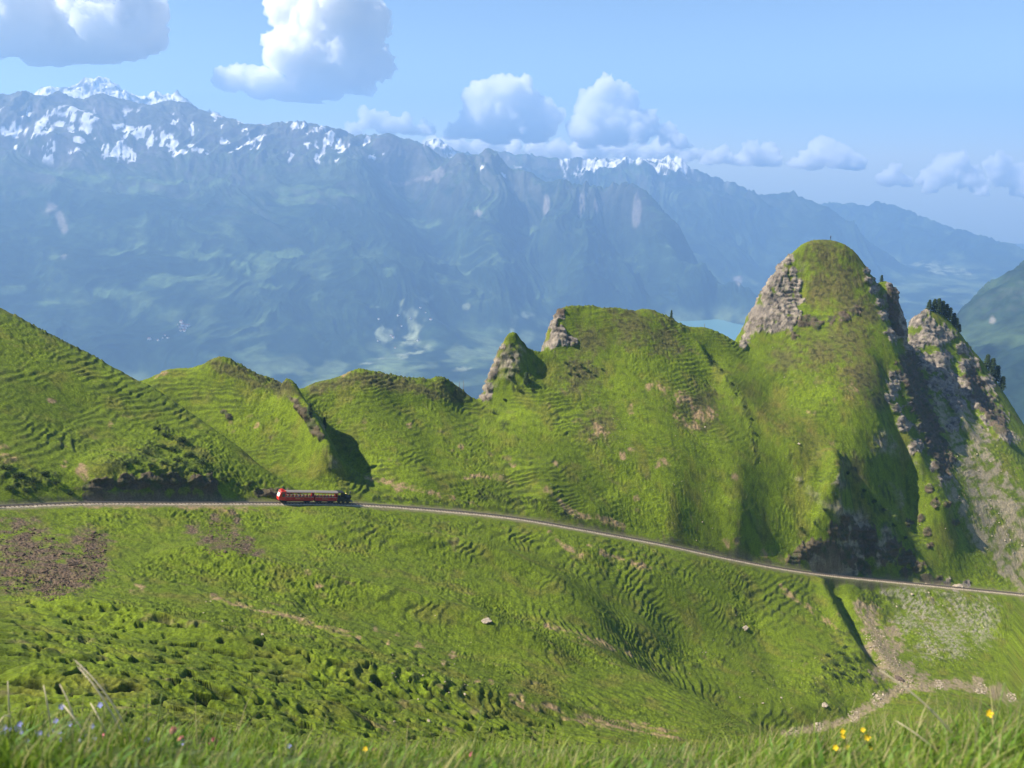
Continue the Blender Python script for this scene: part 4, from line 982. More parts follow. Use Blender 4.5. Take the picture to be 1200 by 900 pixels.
# sleepers: the hundred nearest are parts, the others one mesh
bm = bmesh.new(); box(bm, -.11, .11, -.82, .82, 0, .1); sl_me = bpy.data.meshes.new('sleeper'); bm.to_mesh(sl_me); bm.free(); sl_me.materials.append(M['sleeper'])
spos = np.arange(2, tlen[-1] - 2, 1.0)
near_order = sorted(range(len(spos)), key=lambda i: on_track(spos[i])[0].length)
pick = set(near_order[:100]); bm = bmesh.new()
for i, s_ in enumerate(spos):
    p, d = on_track(s_); q = d.to_track_quat('X', 'Z')
    if i in pick:
        o = bpy.data.objects.new('sleeper', sl_me); COL.objects.link(o); o.parent = rail_root; o.location = p - tr[0] + Vector((0, 0, .17)); o.rotation_mode = 'QUATERNION'; o.rotation_quaternion = q
    else:
        vs = box(bm, -.11, .11, -.82, .82, 0, .1); bmesh.ops.transform(bm, matrix=Matrix.Translation(p - tr[0] + Vector((0, 0, .17))) @ q.to_matrix().to_4x4(), verts=vs)
o = mesh_obj('sleepers', bm, M['sleeper'], rail_root); o['kind'] = 'stuff'

# ---------------------------------------------------------------- people
def skin_person(name, joints, bones, mats_by_height):
    """joints {name: (x,y,z,r)}; one continuous skinned body; materials by rule(z, x, y)"""
    names = list(joints); idx = {n_: i for i, n_ in enumerate(names)}
    me = bpy.data.meshes.new(name); me.from_pydata([joints[n_][:3] for n_ in names], [(idx[a], idx[b]) for a, b in bones], [])
    o = bpy.data.objects.new(name, me); COL.objects.link(o)
    md = o.modifiers.new('skin', 'SKIN'); md.use_smooth_shade = True
    for i, n_ in enumerate(names):
        sv = me.skin_vertices[0].data[i]; sv.radius = (joints[n_][3], joints[n_][3] * (.8 if n_ in ('chest', 'belly', 'pelvis') else 1)); sv.use_root = (i == 0)
    o.modifiers.new('sub', 'SUBSURF').levels = 1
    dg = bpy.context.evaluated_depsgraph_get(); dg.update()
    m2 = bpy.data.meshes.new_from_object(o.evaluated_get(dg)); bpy.data.objects.remove(o)
    m2.materials.clear()
    mats = mats_by_height['mats']
    for mm in mats: m2.materials.append(mm)
    for p in m2.polygons: p.material_index = mats_by_height['rule'](p.center)
    m2.name = name
    return m2
def sit_joints():
    j = dict(pelvis=(0, 0, .50, .15), belly=(0, 0, .68, .14), chest=(.02, 0, .90, .16), neck=(.04, 0, 1.06, .06), head=(.06, 0, 1.17, .095), crown=(.06, 0, 1.27, .085))
    for s_, n_ in ((1, 'l'), (-1, 'r')):
        j['sh' + n_] = (.02, .18 * s_, .98, .07); j['el' + n_] = (.10, .25 * s_, .72, .048); j['wr' + n_] = (.32, .17 * s_, .66, .035); j['ha' + n_] = (.40, .15 * s_, .66, .04)
        j['hi' + n_] = (.06, .10 * s_, .50, .10); j['kn' + n_] = (.48, .12 * s_, .50, .07); j['an' + n_] = (.50, .12 * s_, .12, .045); j['to' + n_] = (.64, .13 * s_, .06, .04)
    b = [('pelvis', 'belly'), ('belly', 'chest'), ('chest', 'neck'), ('neck', 'head'), ('head', 'crown')]
    for n_ in 'lr': b += [('chest', 'sh' + n_), ('sh' + n_, 'el' + n_), ('el' + n_, 'wr' + n_), ('wr' + n_, 'ha' + n_), ('pelvis', 'hi' + n_), ('hi' + n_, 'kn' + n_), ('kn' + n_, 'an' + n_), ('an' + n_, 'to' + n_)]
    return j, b
j_, b_ = sit_joints()
def rule_sit(c): return 0 if c.z > 1.07 or (c.x > .25 and c.z > .62) else (1 if c.z > .60 else 2)
passenger_meshes = [skin_person('person', j_, b_, dict(mats=[M['skin'], M[k], M['trousers']], rule=rule_sit)) for k in ('shirt', 'shirt2', 'shirt3', 'navy')]
hair_bm = bmesh.new(); r_ = bmesh.ops.create_icosphere(hair_bm, subdivisions=2, radius=.115); bmesh.ops.scale(hair_bm, vec=(1, .92, .9), verts=r_['verts']); bmesh.ops.translate(hair_bm, vec=(.04, 0, 1.265), verts=r_['verts'])
for v in [v for v in hair_bm.verts if v.co.z < 1.21 and v.co.x > .06]: v.co.z = 1.26
hair_me = bpy.data.meshes.new('hair'); hair_bm.to_mesh(hair_me); hair_bm.free(); hair_me.materials.append(M['hair'])

# ---------------------------------------------------------------- the train
W2 = 1.05
def wheelset(root, xs):
    for x_ in xs:
        for s_ in (-1, 1):
            bm = bmesh.new(); cyl(bm, (x_, s_ * .40, .33), (x_, s_ * .48, .33), .33, seg=16); cyl(bm, (x_, s_ * .36, .33), (x_, s_ * .40, .33), .37, seg=16)
            mesh_obj('wheel', bm, M['black'], root)
def coach(name, length, cab, label):
    root = empty(name); L2 = length / 2
    tag(root, label, 'train coach', 'coaches of the red train')
    bm = bmesh.new(); box(bm, -L2 + .1, L2 - .1, -.8, .8, .45, .72); 
    for x_ in (-L2 + 1.6, L2 - 1.6): box(bm, x_ - .8, x_ + .8, -.6, .6, .25, .5)
    mesh_obj('underframe', bm, M['frame'], root)
    wheelset(root, (-L2 + 1.1, -L2 + 2.1, L2 - 2.1, L2 - 1.1))
    bm = bmesh.new()
    x0 = -L2 + (1.5 if cab else 0)
    for s_ in (-1, 1): box(bm, x0, L2, s_ * W2 - .03, s_ * W2 + .03, .72, 1.62)
    box(bm, L2 - .05, L2, -W2 + .03, W2 - .03, .72, 2.78); box(bm, x0, x0 + .05, -W2 + .03, W2 - .03, .72, 1.6)
    box(bm, x0, L2, -W2 + .03, W2 - .03, .68, .74)
    body = mesh_obj('body', bm, M['shaded_red'], root)  # sides in the shaded copy of the coach red
    n = int(round((L2 - x0) / 1.05)); step = (L2 - x0) / n
    bm = bmesh.new()
    for k in range(n + 1):
        x_ = min(x0 + k * step, L2 - .04)
        for s_ in (-1, 1): box(bm, x_ - .04, x_ + .04, s_ * W2 - .035, s_ * W2 + .035, 1.62, 2.72)
    for s_ in (-1, 1): box(bm, x0, L2, s_ * W2 - .04, s_ * W2 + .04, 2.60, 2.78)
    mesh_obj('window_pillars', bm, M['red'], root)
    bm = bmesh.new()
    for s_ in (-1, 1): box(bm, x0 + .02, L2 - .02, s_ * W2 - .045, s_ * W2 + .045, 1.605, 1.635)
    mesh_obj('window_rail', bm, M['white'], root)
    # doors at every second bay, on the side toward the valley
    for k in range(1, n, 3):
        xa = x0 + k * step + .12; bm = bmesh.new(); box(bm, xa, xa + step - .24, -W2 - .055, -W2 - .035, .80, 1.56); d_ = mesh_obj('door', bm, M['red'], root)
        bm = bmesh.new(); cyl(bm, (xa + .1, -W2 - .09, 1.35), (xa + .28, -W2 - .09, 1.35), .02, seg=6); mesh_obj('handle', bm, M['brass'], d_)
    bm = bmesh.new(); xm = (x0 + L2) / 2; rnd = random.Random(5)
    for k in range(14): box(bm, xm - 1.3 + k * .19, xm - 1.3 + k * .19 + .11, -W2 - .045, -W2 - .032, 1.12, 1.12 + rnd.choice((.14, .18, .18)))
    mesh_obj('gilt_line', bm, M['gold'], root)
    # roof, gently arched
    bm = bmesh.new(); prof = [(-W2 - .1, 2.76), (-W2 + .1, 2.86), (-.5, 2.97), (0, 3.0), (.5, 2.97), (W2 - .1, 2.86), (W2 + .1, 2.76), (W2 + .05, 2.72), (0, 2.80), (-W2 - .05, 2.72)]
    xa, xb = (-L2 - .02 if cab else -L2 - .1), L2 + .1
    A = [bm.verts.new((xa, y_, z_)) for y_, z_ in prof]; B = [bm.verts.new((xb, y_, z_)) for y_, z_ in prof]
    for k in range(len(prof)): bm.faces.new((A[k], A[(k + 1) % len(prof)], B[(k + 1) % len(prof)], B[k]))
    bm.faces.new(A[::-1]); bm.faces.new(B); bmesh.ops.recalc_face_normals(bm, faces=bm.faces)
    mesh_obj('roof', bm, M['roof'], root)
    if cab:
        # closed red front with a sloping windscreen
        bm = bmesh.new(); P2 = [(-L2 - .25, .74), (-L2 - .35, 1.5), (-L2 - .05, 2.6), (-L2 + .1, 2.98), (x0, 3.02), (x0, .74)]
        ring = []
        for s_, w_ in ((-1, 1.0), (1, 1.0)):
            ring.append([bm.verts.new((x_, s_ * W2 * (.80 if x_ < -L2 + .05 else 1.02), z_)) for x_, z_ in P2])
        bm.faces.new(ring[0]); bm.faces.new(ring[1][::-1])
        for k in range(len(P2)): bm.faces.new((ring[0][k], ring[1][k], ring[1][(k + 1) % len(P2)], ring[0][(k + 1) % len(P2)]))
        bmesh.ops.recalc_face_normals(bm, faces=bm.faces)
        cb = mesh_obj('front_cab', bm, M['bright'], root)  # front in the sunlit copy of the coach red
        bm = bmesh.new()
        A = [(-L2 - .345, -.78, 1.58), (-L2 - .345, .78, 1.58), (-L2 - .10, .74, 2.5), (-L2 - .10, -.74, 2.5)]
        vs = [bm.verts.new((x_ - .03, y_, z_)) for x_, y_, z_ in A] + [bm.verts.new((x_ + .01, y_, z_)) for x_, y_, z_ in A]
        for f in ((0, 1, 2, 3), (7, 6, 5, 4), (0, 4, 5, 1), (1, 5, 6, 2), (2, 6, 7, 3), (3, 7, 4, 0)): bm.faces.new([vs[i] for i in f])
        mesh_obj('windscreen', bm, M['white'], cb)
        bm = bmesh.new(); box(bm, -L2 + .45, -L2 + 1.25, -W2 * 1.02 - .02, -W2 * 1.02 + .01, 1.6, 2.5); mesh_obj('side_window', bm, M['glass'], cb)
        bm = bmesh.new(); box(bm, -L2 + .2, -L2 + .9, -.4, .4, 2.95, 3.32, .04); mesh_obj('roof_box', bm, M['bright'], cb)
        for s_ in (-1, 1):
            bm = bmesh.new(); cyl(bm, (-L2 - .34, s_ * .6, 1.15), (-L2 - .40, s_ * .6, 1.15), .11, seg=12); mesh_obj('headlight', bm, M['brass'], cb)
    seats = []
    for k in range(n):
        xs_ = x0 + (k + .5) * step
        bm = bmesh.new(); box(bm, xs_ - .3, xs_ + .15, -W2 + .1, W2 - .1, 1.10, 1.18); box(bm, xs_ - .36, xs_ - .3, -W2 + .1, W2 - .1, 1.10, 1.68); mesh_obj('bench', bm, M['wood'], root)
        seats.append(xs_)
    return root, seats
def loco():
    root = empty('steam_locomotive')
    tag(root, 'small black locomotive pushing at the right-hand end of the red train', 'locomotive')
    bm = bmesh.new(); box(bm, -2.3, 2.4, -.9, .9, .55, .85); box(bm, 2.4, 2.6, -1.0, 1.0, .5, .8); mesh_obj('frame', bm, M['black'], root)
    wheelset(root, (-1.4, 0, 1.4))
    bm = bmesh.new(); box(bm, -2.3, -.7, -1.08, -1.02, .85, 1.7); box(bm, -2.3, -.7, 1.02, 1.08, .85, 1.7)
    for x_ in (-2.28, -.76):
        for y_ in (-1.05, 1.05): box(bm, x_, x_ + .08, y_ - .04, y_ + .04, 1.7, 2.85)
    box(bm, -.78, -.7, -1.0, 1.0, .85, 2.85); cab = mesh_obj('cab', bm, M['black'], root)
    bm = bmesh.new(); box(bm, -2.5, -.5, -1.2, 1.2, 2.85, 2.97, .04); mesh_obj('cab_roof', bm, M['black'], root)
    bm = bmesh.new(); cyl(bm, (-.75, 0, 1.95), (2.1, 0, 1.55), .55, .52, 20); cyl(bm, (2.1, 0, 1.55), (2.2, 0, 1.54), .44, .40, 20); mesh_obj('boiler', bm, M['black'], root, True)
    bm = bmesh.new(); cyl(bm, (1.75, 0, 2.0), (1.75, 0, 2.85), .15, .17, 14); cyl(bm, (1.75, 0, 2.85), (1.75, 0, 3.0), .24, .24, 14); mesh_obj('chimney', bm, M['black'], root, True)
    bm = bmesh.new(); cyl(bm, (.5, 0, 2.2), (.5, 0, 2.6), .26, .2, 14); mesh_obj('steam_dome', bm, M['brass'], root, True)
    for s_ in (-1, 1):
        bm = bmesh.new(); box(bm, -.6, 1.5, s_ * .85 - .22, s_ * .85 + .22, .9, 1.45, .04); mesh_obj('water_tank', bm, M['black'], root)
        bm = bmesh.new(); cyl(bm, (1.9, s_ * .85, .7), (2.5, s_ * .85, .66), .18, seg=12); mesh_obj('cylinder', bm, M['steel'], root)
    bm = bmesh.new(); cyl(bm, (2.6, 0, 1.1), (2.68, 0, 1.1), .13, seg=12); mesh_obj('headlight', bm, M['brass'], root)
    return root
def s_at_px(px):
    best = min(range(len(tr)), key=lambda i: abs(600 + tr[i].x / (tr[i].y * CP - tr[i].z * SP) * FPX - px)); return tlen[best]
def place_on_track(root, s_):
    p, d = on_track(s_)
    root.rotation_mode = 'QUATERNION'; root.rotation_quaternion = d.to_track_quat('X', 'Z'); root.location = p + Vector((0, 0, .38)); root.scale = (1, 1, 1.18)
    return root.matrix_basis.copy()
sA, sB = s_at_px(326), s_at_px(408)
print('train length', sB - sA)
tot_ = sB - sA; lA = tot_ * .50; lB = tot_ * .34; lL = 4.6
cA, seatsA = coach('train_coach', lA - .5, True, 'leading red coach with closed bright red front, at the left end of the train')
cB, seatsB = coach('train_coach', lB - .4, False, 'second red coach with open windows, between the leading coach and the black locomotive')
lo = loco()
sc_ = []
for root, s_ in ((cA, sA + lA / 2), (cB, sA + lA + lB / 2), (lo, sA + lA + lB + lL / 2)):
    place_on_track(root, s_)
rnd = random.Random(12)
for root, seats, where in ((cA, seatsA, 'leading'), (cB, seatsB, 'second')):
    p_, q_ = root.location, root.rotation_quaternion
    for xs_ in seats:
        for y_ in (-.72, .05, .70):
            if rnd.random() < .28: continue
            o = bpy.data.objects.new('person', rnd.choice(passenger_meshes)); COL.objects.link(o)
            o.rotation_mode = 'QUATERNION'; o.rotation_quaternion = q_; o.location = p_ + q_ @ Vector((xs_ - .12, y_ + rnd.uniform(-.05, .05), .85))
            tag(o, 'passenger sitting behind the open windows of the %s red coach' % where, 'person', 'passengers in the %s red coach' % where)
            h_ = bpy.data.objects.new('hair', hair_me); COL.objects.link(h_); h_.parent = o

# the hiker on the rocky dome
j = dict(pelvis=(0, 0, .95, .13), belly=(0, 0, 1.12, .125), chest=(0, 0, 1.36, .155), neck=(0, 0, 1.52, .055), head=(0, .01, 1.63, .09), crown=(0, .01, 1.73, .085))
for s_, n_ in ((1, 'l'), (-1, 'r')):
    j['sh' + n_] = (.19 * s_, 0, 1.44, .065); j['hi' + n_] = (.09 * s_, 0, .90, .095); j['kn' + n_] = (.10 * s_, -.02, .50, .065); j['an' + n_] = (.11 * s_, 0, .09, .045); j['to' + n_] = (.12 * s_, -.16, .04, .04)
j['ell'] = (.34, -.05, 1.30, .045); j['wrl'] = (.44, -.18, 1.46, .035); j['hal'] = (.46, -.22, 1.53, .04)
j['elr'] = (-.27, -.02, 1.18, .045); j['wrr'] = (-.26, -.14, .98, .035); j['har'] = (-.26, -.17, .90, .04)
b_ = [('pelvis', 'belly'), ('belly', 'chest'), ('chest', 'neck'), ('neck', 'head'), ('head', 'crown')]
for n_ in 'lr': b_ += [('chest', 'sh' + n_), ('sh' + n_, 'el' + n_), ('el' + n_, 'wr' + n_), ('wr' + n_, 'ha' + n_), ('pelvis', 'hi' + n_), ('hi' + n_, 'kn' + n_), ('kn' + n_, 'an' + n_), ('an' + n_, 'to' + n_)]
hm_ = skin_person('person', j, b_, dict(mats=[M['skin'], M['navy'], M['trousers']], rule=lambda c: 0 if c.z > 1.52 or abs(c.x) > .42 else (1 if c.z > .95 else 2)))
def px_to_az(px, py): 
    x, y, z = pdir(px, py); return math.atan2(x, y)
def top_of_column(px, r0, r1):
    """highest-looking ground point of a photo column between two distances"""
    a = px_to_az(px, 300); best = None
    for r_ in np.arange(r0, r1, .7):
        q = drop(math.sin(a) * r_, math.cos(a) * r_, 80)
        e = q[2] / r_
        if best is None or e > best[0]: best = (e, q)
    return best[1]
hk = bpy.data.objects.new('person', hm_); COL.objects.link(hk); hk.location = top_of_column(971.5, 420, 455); hk.rotation_euler = (0, 0, -.2); hk.scale = (1.05, 1.05, 1.05)
tag(hk, 'lone hiker in dark clothes standing on top of the rocky dome peak', 'person')
hh = bpy.data.objects.new('hair', hair_me); COL.objects.link(hh); hh.parent = hk; hh.location = (-.04, .02, .46)
bm = bmesh.new(); box(bm, -.17, .17, .12, .34, 1.0, 1.48, .05); bp_ = mesh_obj('backpack', bm, M['black']); bp_.location = hk.location; bp_.rotation_euler = hk.rotation_euler; tag(bp_, 'dark backpack on the back of the hiker on the peak', 'backpack')
print('train', round(time.time() - T0, 1))
# ================================================================ TREES AND SHRUBS
def conifer_mesh(h, w, seed, n=900):
    rnd = random.Random(seed); bm = bmesh.new()
    for k in range(n):
        t_ = rnd.random() ** .8; z = h * (.10 + .88 * t_); rad = w * (1 - t_) ** .8 * (.75 + .35 * math.sin(seed + z * 5)) + .06
        a = rnd.random() * 2 * math.pi; rr_ = rad * (.35 + .7 * rnd.random()); s_ = h * .045 * (.6 + rnd.random())
        c = Vector((math.cos(a) * rr_, math.sin(a) * rr_, z - rr_ * .35)); o = Vector((math.cos(a), math.sin(a), -.45)).normalized(); sd = Vector((-math.sin(a), math.cos(a), rnd.uniform(-.3, .3)))
        up = Vector((0, 0, rnd.uniform(.1, .4)))
        vs = [bm.verts.new(c - sd * s_ * .6 + up * s_), bm.verts.new(c + sd * s_ * .6), bm.verts.new(c + o * s_ * 1.7)]
        bm.faces.new(vs)
    me = bpy.data.meshes.new('foliage'); bm.to_mesh(me); bm.free(); me.materials.append(M['needles'])
    bm = bmesh.new(); cyl(bm, (0, 0, -.4), (0, 0, h * .96), h * .022 + .03, .015, 7)
    for k in range(10):
        z = h * (.15 + .07 * k); a = rnd.random() * 6.3; l_ = w * (1 - z / h) * .8; cyl(bm, (0, 0, z), (math.cos(a) * l_, math.sin(a) * l_, z - l_ * .3), .02, .006, 4)
    tm = bpy.data.meshes.new('trunk'); bm.to_mesh(tm); bm.free(); tm.materials.append(M['bark'])
    return me, tm
CON = [conifer_mesh(10, 2.0, k) for k in (1, 2, 3)]
def shrub_mesh(seed, n=420):
    rnd = random.Random(seed); bm = bmesh.new()
    lob = [(rnd.uniform(-.5, .5), rnd.uniform(-.5, .5), rnd.uniform(.25, .65), rnd.uniform(.3, .5)) for _ in range(6)]
    for k in range(n):
        lx, ly, lz, lr = rnd.choice(lob); v = Vector((rnd.gauss(0, 1), rnd.gauss(0, 1), rnd.gauss(0, 1))).normalized() * lr * (.6 + .45 * rnd.random())
        c = Vector((lx, ly, lz)) + v; c.z = max(c.z, .03); s_ = rnd.uniform(.05, .11)
        e1 = Vector((rnd.gauss(0, 1), rnd.gauss(0, 1), rnd.gauss(0, .6))).normalized() * s_; e2 = Vector((rnd.gauss(0, 1), rnd.gauss(0, 1), rnd.gauss(0, .6))).normalized() * s_
        bm.faces.new([bm.verts.new(c + e1), bm.verts.new(c + e2), bm.verts.new(c - e1), bm.verts.new(c - e2)])
    me = bpy.data.meshes.new('foliage'); bm.to_mesh(me); bm.free(); me.materials.append(M['leaves'])
    bm = bmesh.new()
    for lx, ly, lz, lr in lob: cyl(bm, (lx * .15, ly * .15, -.2), (lx, ly, lz), .035, .012, 5)
    sm = bpy.data.meshes.new('stem'); bm.to_mesh(sm); bm.free(); sm.materials.append(M['bark'])
    return me, sm
SHR = [shrub_mesh(k) for k in range(4)]
def plant(kind, pos, h, label, cat, group=None, width=1.0, seed=0):
    rnd = random.Random(seed * 7 + 1)
    me, tm = (CON if kind == 'spruce_tree' else SHR)[seed % (3 if kind == 'spruce_tree' else 4)]
    o = empty(kind, pos); tag(o, label, cat, group)
    k = h / 10 if kind == 'spruce_tree' else h
    o.scale = (k * width, k * width, k); o.rotation_euler = (0, 0, rnd.random() * 6)
    a = bpy.data.objects.new('foliage', me); COL.objects.link(a); a.parent = o
    b = bpy.data.objects.new('trunk' if kind == 'spruce_tree' else 'stem', tm); COL.objects.link(b); b.parent = o
    return o
def on_crest(px, r0, r1): return top_of_column(px, r0, r1)
kt = [(1096, 364, 20, 'leftmost and lightest of the dark spruces on the right-hand rock peak'), (1102, 367, 24, 'second spruce from the left in the dark row on the right-hand peak'), (1107, 371, 27, 'third spruce from the left in the dark row on the right-hand peak'),
      (1112, 377, 27, 'spruce just left of the middle of the dark row on the right-hand peak'), (1117, 382, 26, 'spruce in the middle of the dark row on the right-hand peak'), (1122, 388, 25, 'spruce just right of the middle of the dark row on the right-hand peak'),
      (1127, 394, 24, 'third spruce from the right in the dark row on the right-hand peak'), (1131, 400, 22, 'second spruce from the right in the dark row on the right-hand peak'), (1135, 405, 16, 'rightmost and shortest spruce of the dark row on the right-hand peak')]
for k, (px, py, hp, lb) in enumerate(kt):
    q = on_crest(px, 495, 540); r_ = math.hypot(q[0], q[1]); plant('spruce_tree', (q[0], q[1], q[2] - .5), hp * .60 / FPX * r_, lb, 'tree', 'dark spruces on the right-hand peak', 1.45, k)
for k, (px, hp, lb) in enumerate([(1174, 16, 'dark spruce furthest left below the right-hand peak, at the edge of the picture'), (1181, 18, 'second dark spruce below the right-hand peak, at the edge of the picture'), (1188, 19, 'tallest dark spruce below the right-hand peak, at the edge of the picture'), (1196, 16, 'rightmost dark spruce below the right-hand peak, cut by the picture edge')]):
    q = on_crest(px, 520, 560); r_ = math.hypot(q[0], q[1]); plant('spruce_tree', (q[0], q[1], q[2] - .5), hp / FPX * r_, lb, 'tree', 'spruces at the right edge', 1.4, k + 3)
for px, py, hp, wd, lb in [(381, 503, 15, 1.0, 'small dark spruce in the shaded hollow above the locomotive'), (364, 488, 14, 1.3, 'small dark spruce on the rocky rib above the train'), (790, 377, 10, 1.0, 'tiny spruce standing on the crest of the big green hill'),
                           (617, 452, 15, 1.5, 'bushy spruce on the slope just right of the sharp pinnacle'), (1036, 337, 8, 1.5, 'tiny conifer on top of the shaded rock tower beside the dome')]:
    q = ground_at(px, py) if py > 400 and px < 700 else on_crest(px, 372 if px < 900 else 450, 386 if px < 900 else 464)
    r_ = math.hypot(q[0], q[1]); plant('spruce_tree', (q[0], q[1], q[2] - .2), hp / FPX * r_, lb, 'tree', None, wd, px)
# dead snags on the low crest
for px, hp, lb in [(541, 13, 'taller bare dead snag on the low crest left of the pinnacle'), (536, 8, 'shorter bare dead snag on the low crest left of the pinnacle'), (830, 5, 'short bare stump on the crest between the big hill and the dome')]:
    q = on_crest(px, 320 if px < 700 else 380, 334 if px < 700 else 394); r_ = math.hypot(q[0], q[1]); h = hp / FPX * r_
    o = empty('dead_tree', (q[0], q[1], q[2] - .2)); tag(o, lb, 'dead tree')
    bm = bmesh.new(); cyl(bm, (0, 0, 0), (.1, 0, h), .12, .04, 7); mesh_obj('trunk', bm, M['dead'], o)
    for k in range(3):
        bm = bmesh.new(); a = k * 2.1; z = h * (.45 + .15 * k); cyl(bm, (.05, 0, z), (.05 + math.cos(a) * h * .2, math.sin(a) * h * .2, z + h * .12), .04, .015, 5); mesh_obj('branch', bm, M['dead'], o)
# shrubs on the bank above the train and on the crests
sh_groups = [
 ('dark shrub on the shaded bank above the railway, left of the train', 'shrubs on the bank left of the train', [(183, 505, 7), (196, 512, 9), (189, 524, 8), (203, 528, 9), (214, 520, 11), (208, 542, 9), (221, 536, 10), (236, 545, 10), (229, 556, 8), (245, 560, 8), (172, 534, 8), (160, 543, 8), (148, 548, 7), (176, 548, 8), (192, 545, 8), (262, 566, 7), (278, 570, 7), (292, 572, 7)]),
 ('dark shrub on the broken ground at the left edge above the railway', 'shrubs at the left edge above the railway', [(8, 552, 9), (22, 560, 9), (38, 566, 9), (52, 560, 8), (65, 568, 8), (30, 578, 8), (12, 575, 8), (84, 580, 7)]),
 ('small dark shrub among the terraces below the right-hand stretch of track', 'shrubs in the terraced gully side', [(985, 768, 7), (992, 776, 7), (1000, 786, 7), (978, 780, 7), (986, 792, 7), (996, 800, 6), (970, 770, 6), (975, 795, 6), (1008, 795, 7), (965, 785, 6), (990, 760, 6), (1002, 775, 6)]),
 ('small dark shrub on the green slope between big hill and dome peak', 'shrubs along the ridge path', [(836, 425, 4), (845, 436, 4), (856, 452, 5), (862, 462, 4), (872, 478, 4), (880, 492, 4), (884, 510, 4), (826, 412, 4)]),
 ('low dark shrub on the face below the pinnacle', 'shrubs under the pinnacle', [(600, 425, 5), (606, 437, 6), (598, 450, 6), (609, 460, 6), (592, 470, 5), (580, 486, 5), (600, 408, 5), (624, 460, 5)]),
 ('low dark shrub in the heathy patch on the big hill', 'shrubs on the big hill', [(664, 428, 5), (672, 434, 5), (681, 431, 5), (689, 436, 5), (676, 442, 5), (668, 440, 5), (697, 442, 4), (705, 434, 4)]),
 ('dark shrub around the cliff above the right-hand stretch of track', 'shrubs around the track cliff', [(985, 545, 6), (992, 556, 6), (976, 582, 6), (966, 600, 6), (954, 618, 6), (1012, 578, 6), (1024, 590, 6), (1036, 600, 6), (1046, 618, 6), (1060, 632, 6), (1030, 572, 5), (940, 622, 6)]),
]
for gi, (lb, gr, pts_) in enumerate(sh_groups):
    for k, (px, py, hp) in enumerate(pts_):
        q = ground_at(px, py)
        if q is None: continue
        r_ = math.hypot(q[0], q[1]); plant('shrub', (q[0], q[1], q[2] - .15), hp * .62 / FPX * r_, lb, 'shrub', gr, 1.25, gi * 5 + k)
# pale boulder on the lower slope and others
def rock_mesh(seed, sub=2):
    bm = bmesh.new(); bmesh.ops.create_icosphere(bm, subdivisions=sub, radius=1)
    for v in bm.verts:
        p = v.co * 1.3; n_ = float(perlin3(np.array([p.x + seed * 3.1]), np.array([p.y]), np.array([p.z]), seed)[0]); n2_ = float(perlin3(np.array([p.x * 2.6]), np.array([p.y * 2.6 + seed]), np.array([p.z * 2.6]), seed)[0])
        v.co *= 1 + .45 * n_ + .18 * n2_; v.co.z *= .7
    me = bpy.data.meshes.new('boulder'); bm.to_mesh(me); bm.free(); me.materials.append(M['stone']); return me
RK = [rock_mesh(k, 3) for k in range(4)]
for k, (px, py, wpx, lb) in enumerate([(570, 729, 7, 'long pale boulder lying alone on the middle of the lower slope'), (873, 737, 5, 'pale grey boulder on the slope below the track, near the right'), (1054, 797, 6, 'dark boulder beside the stony stream bed'), (1122, 687, 6, 'pale rock beside the track at the right'),
                               (966, 828, 5, 'pale boulder on the near bank of the stream bed'), (936, 521, 2, 'small white stone on the smooth slope under the dome')]):
    q = ground_at(px, py); r_ = math.hypot(q[0], q[1]); o = bpy.data.objects.new('boulder', RK[k % 4]); COL.objects.link(o); s_ = wpx / FPX * r_; o.scale = (s_, s_ * .8, s_ * .5); o.location = (q[0], q[1], q[2] + s_ * .1); o.rotation_euler = (0, 0, k); tag(o, lb, 'boulder')
    if k == 2: o.data = o.data.copy(); o.data.materials[0] = M['sleeper']

# ---------------------------------------------------------------- loose stones: far too many to count
def stones(name, label, cat, patches, count, s0, s1, mat, seed):
    rnd = random.Random(seed); base = []
    bm0 = bmesh.new(); bmesh.ops.create_icosphere(bm0, subdivisions=1, radius=1); bv = np.array([v.co[:] for v in bm0.verts]); bf = np.array([[v.index for v in f.verts] for f in bm0.faces]); bm0.free()
    V = []; Fc = []; n = 0
    for _ in range(count):
        px, py, rd = rnd.choice(patches); a = rnd.random() * 6.283; q_ = math.sqrt(rnd.random()) * rd * 1.15
        c = cast(px + math.cos(a) * q_, py + math.sin(a) * q_)
        if c is None: continue
        c = drop(c[0], c[1]); s_ = rnd.uniform(s0, s1) * (1 + (rnd.random() > .93) * 1.2)
        m3 = np.array(Matrix.Rotation(rnd.random() * 6, 3, 'Z') @ Matrix.Rotation(rnd.random(), 3, 'X')); v = (bv * (1 + .35 * np.array([rnd.uniform(-1, 1) for _ in bv])[:, None])) * np.array([1, rnd.uniform(.5, .9), rnd.uniform(.35, .7)]) * s_
        V.append(v @ m3.T + np.array(c) + [0, 0, s_ * .15]); Fc.append(bf + n); n += len(bv)
    V = np.concatenate(V); Fc = np.concatenate(Fc)
    me = bpy.data.meshes.new(name); me.from_pydata(V.tolist(), [], Fc.tolist()); me.materials.append(mat)
    o = bpy.data.objects.new(name, me); COL.objects.link(o); tag(o, label, cat, kind='stuff'); return o
stones('rubble', 'brown stony rubble covering the slope below the track at the left edge', 'rubble', [(20, 640, 26), (50, 660, 30), (80, 670, 26), (105, 665, 18), (15, 670, 24), (60, 685, 18), (110, 640, 14), (255, 632, 18), (285, 640, 12)], 3000, .07, .26, M['rubble'], 5)
stones('scree', 'pale stones along the stream bed and fan at the lower right', 'scree', [(1150, 560, 40), (1180, 620, 30), (1090, 725, 40), (1120, 735, 40), (1025, 750, 12), (1040, 775, 13), (1060, 800, 9), (1030, 820, 8), (1000, 840, 6), (1100, 803, 5), (1150, 808, 6), (1185, 818, 5), (960, 853, 5), (930, 858, 4)], 1500, .08, .30, M['stone'], 6)
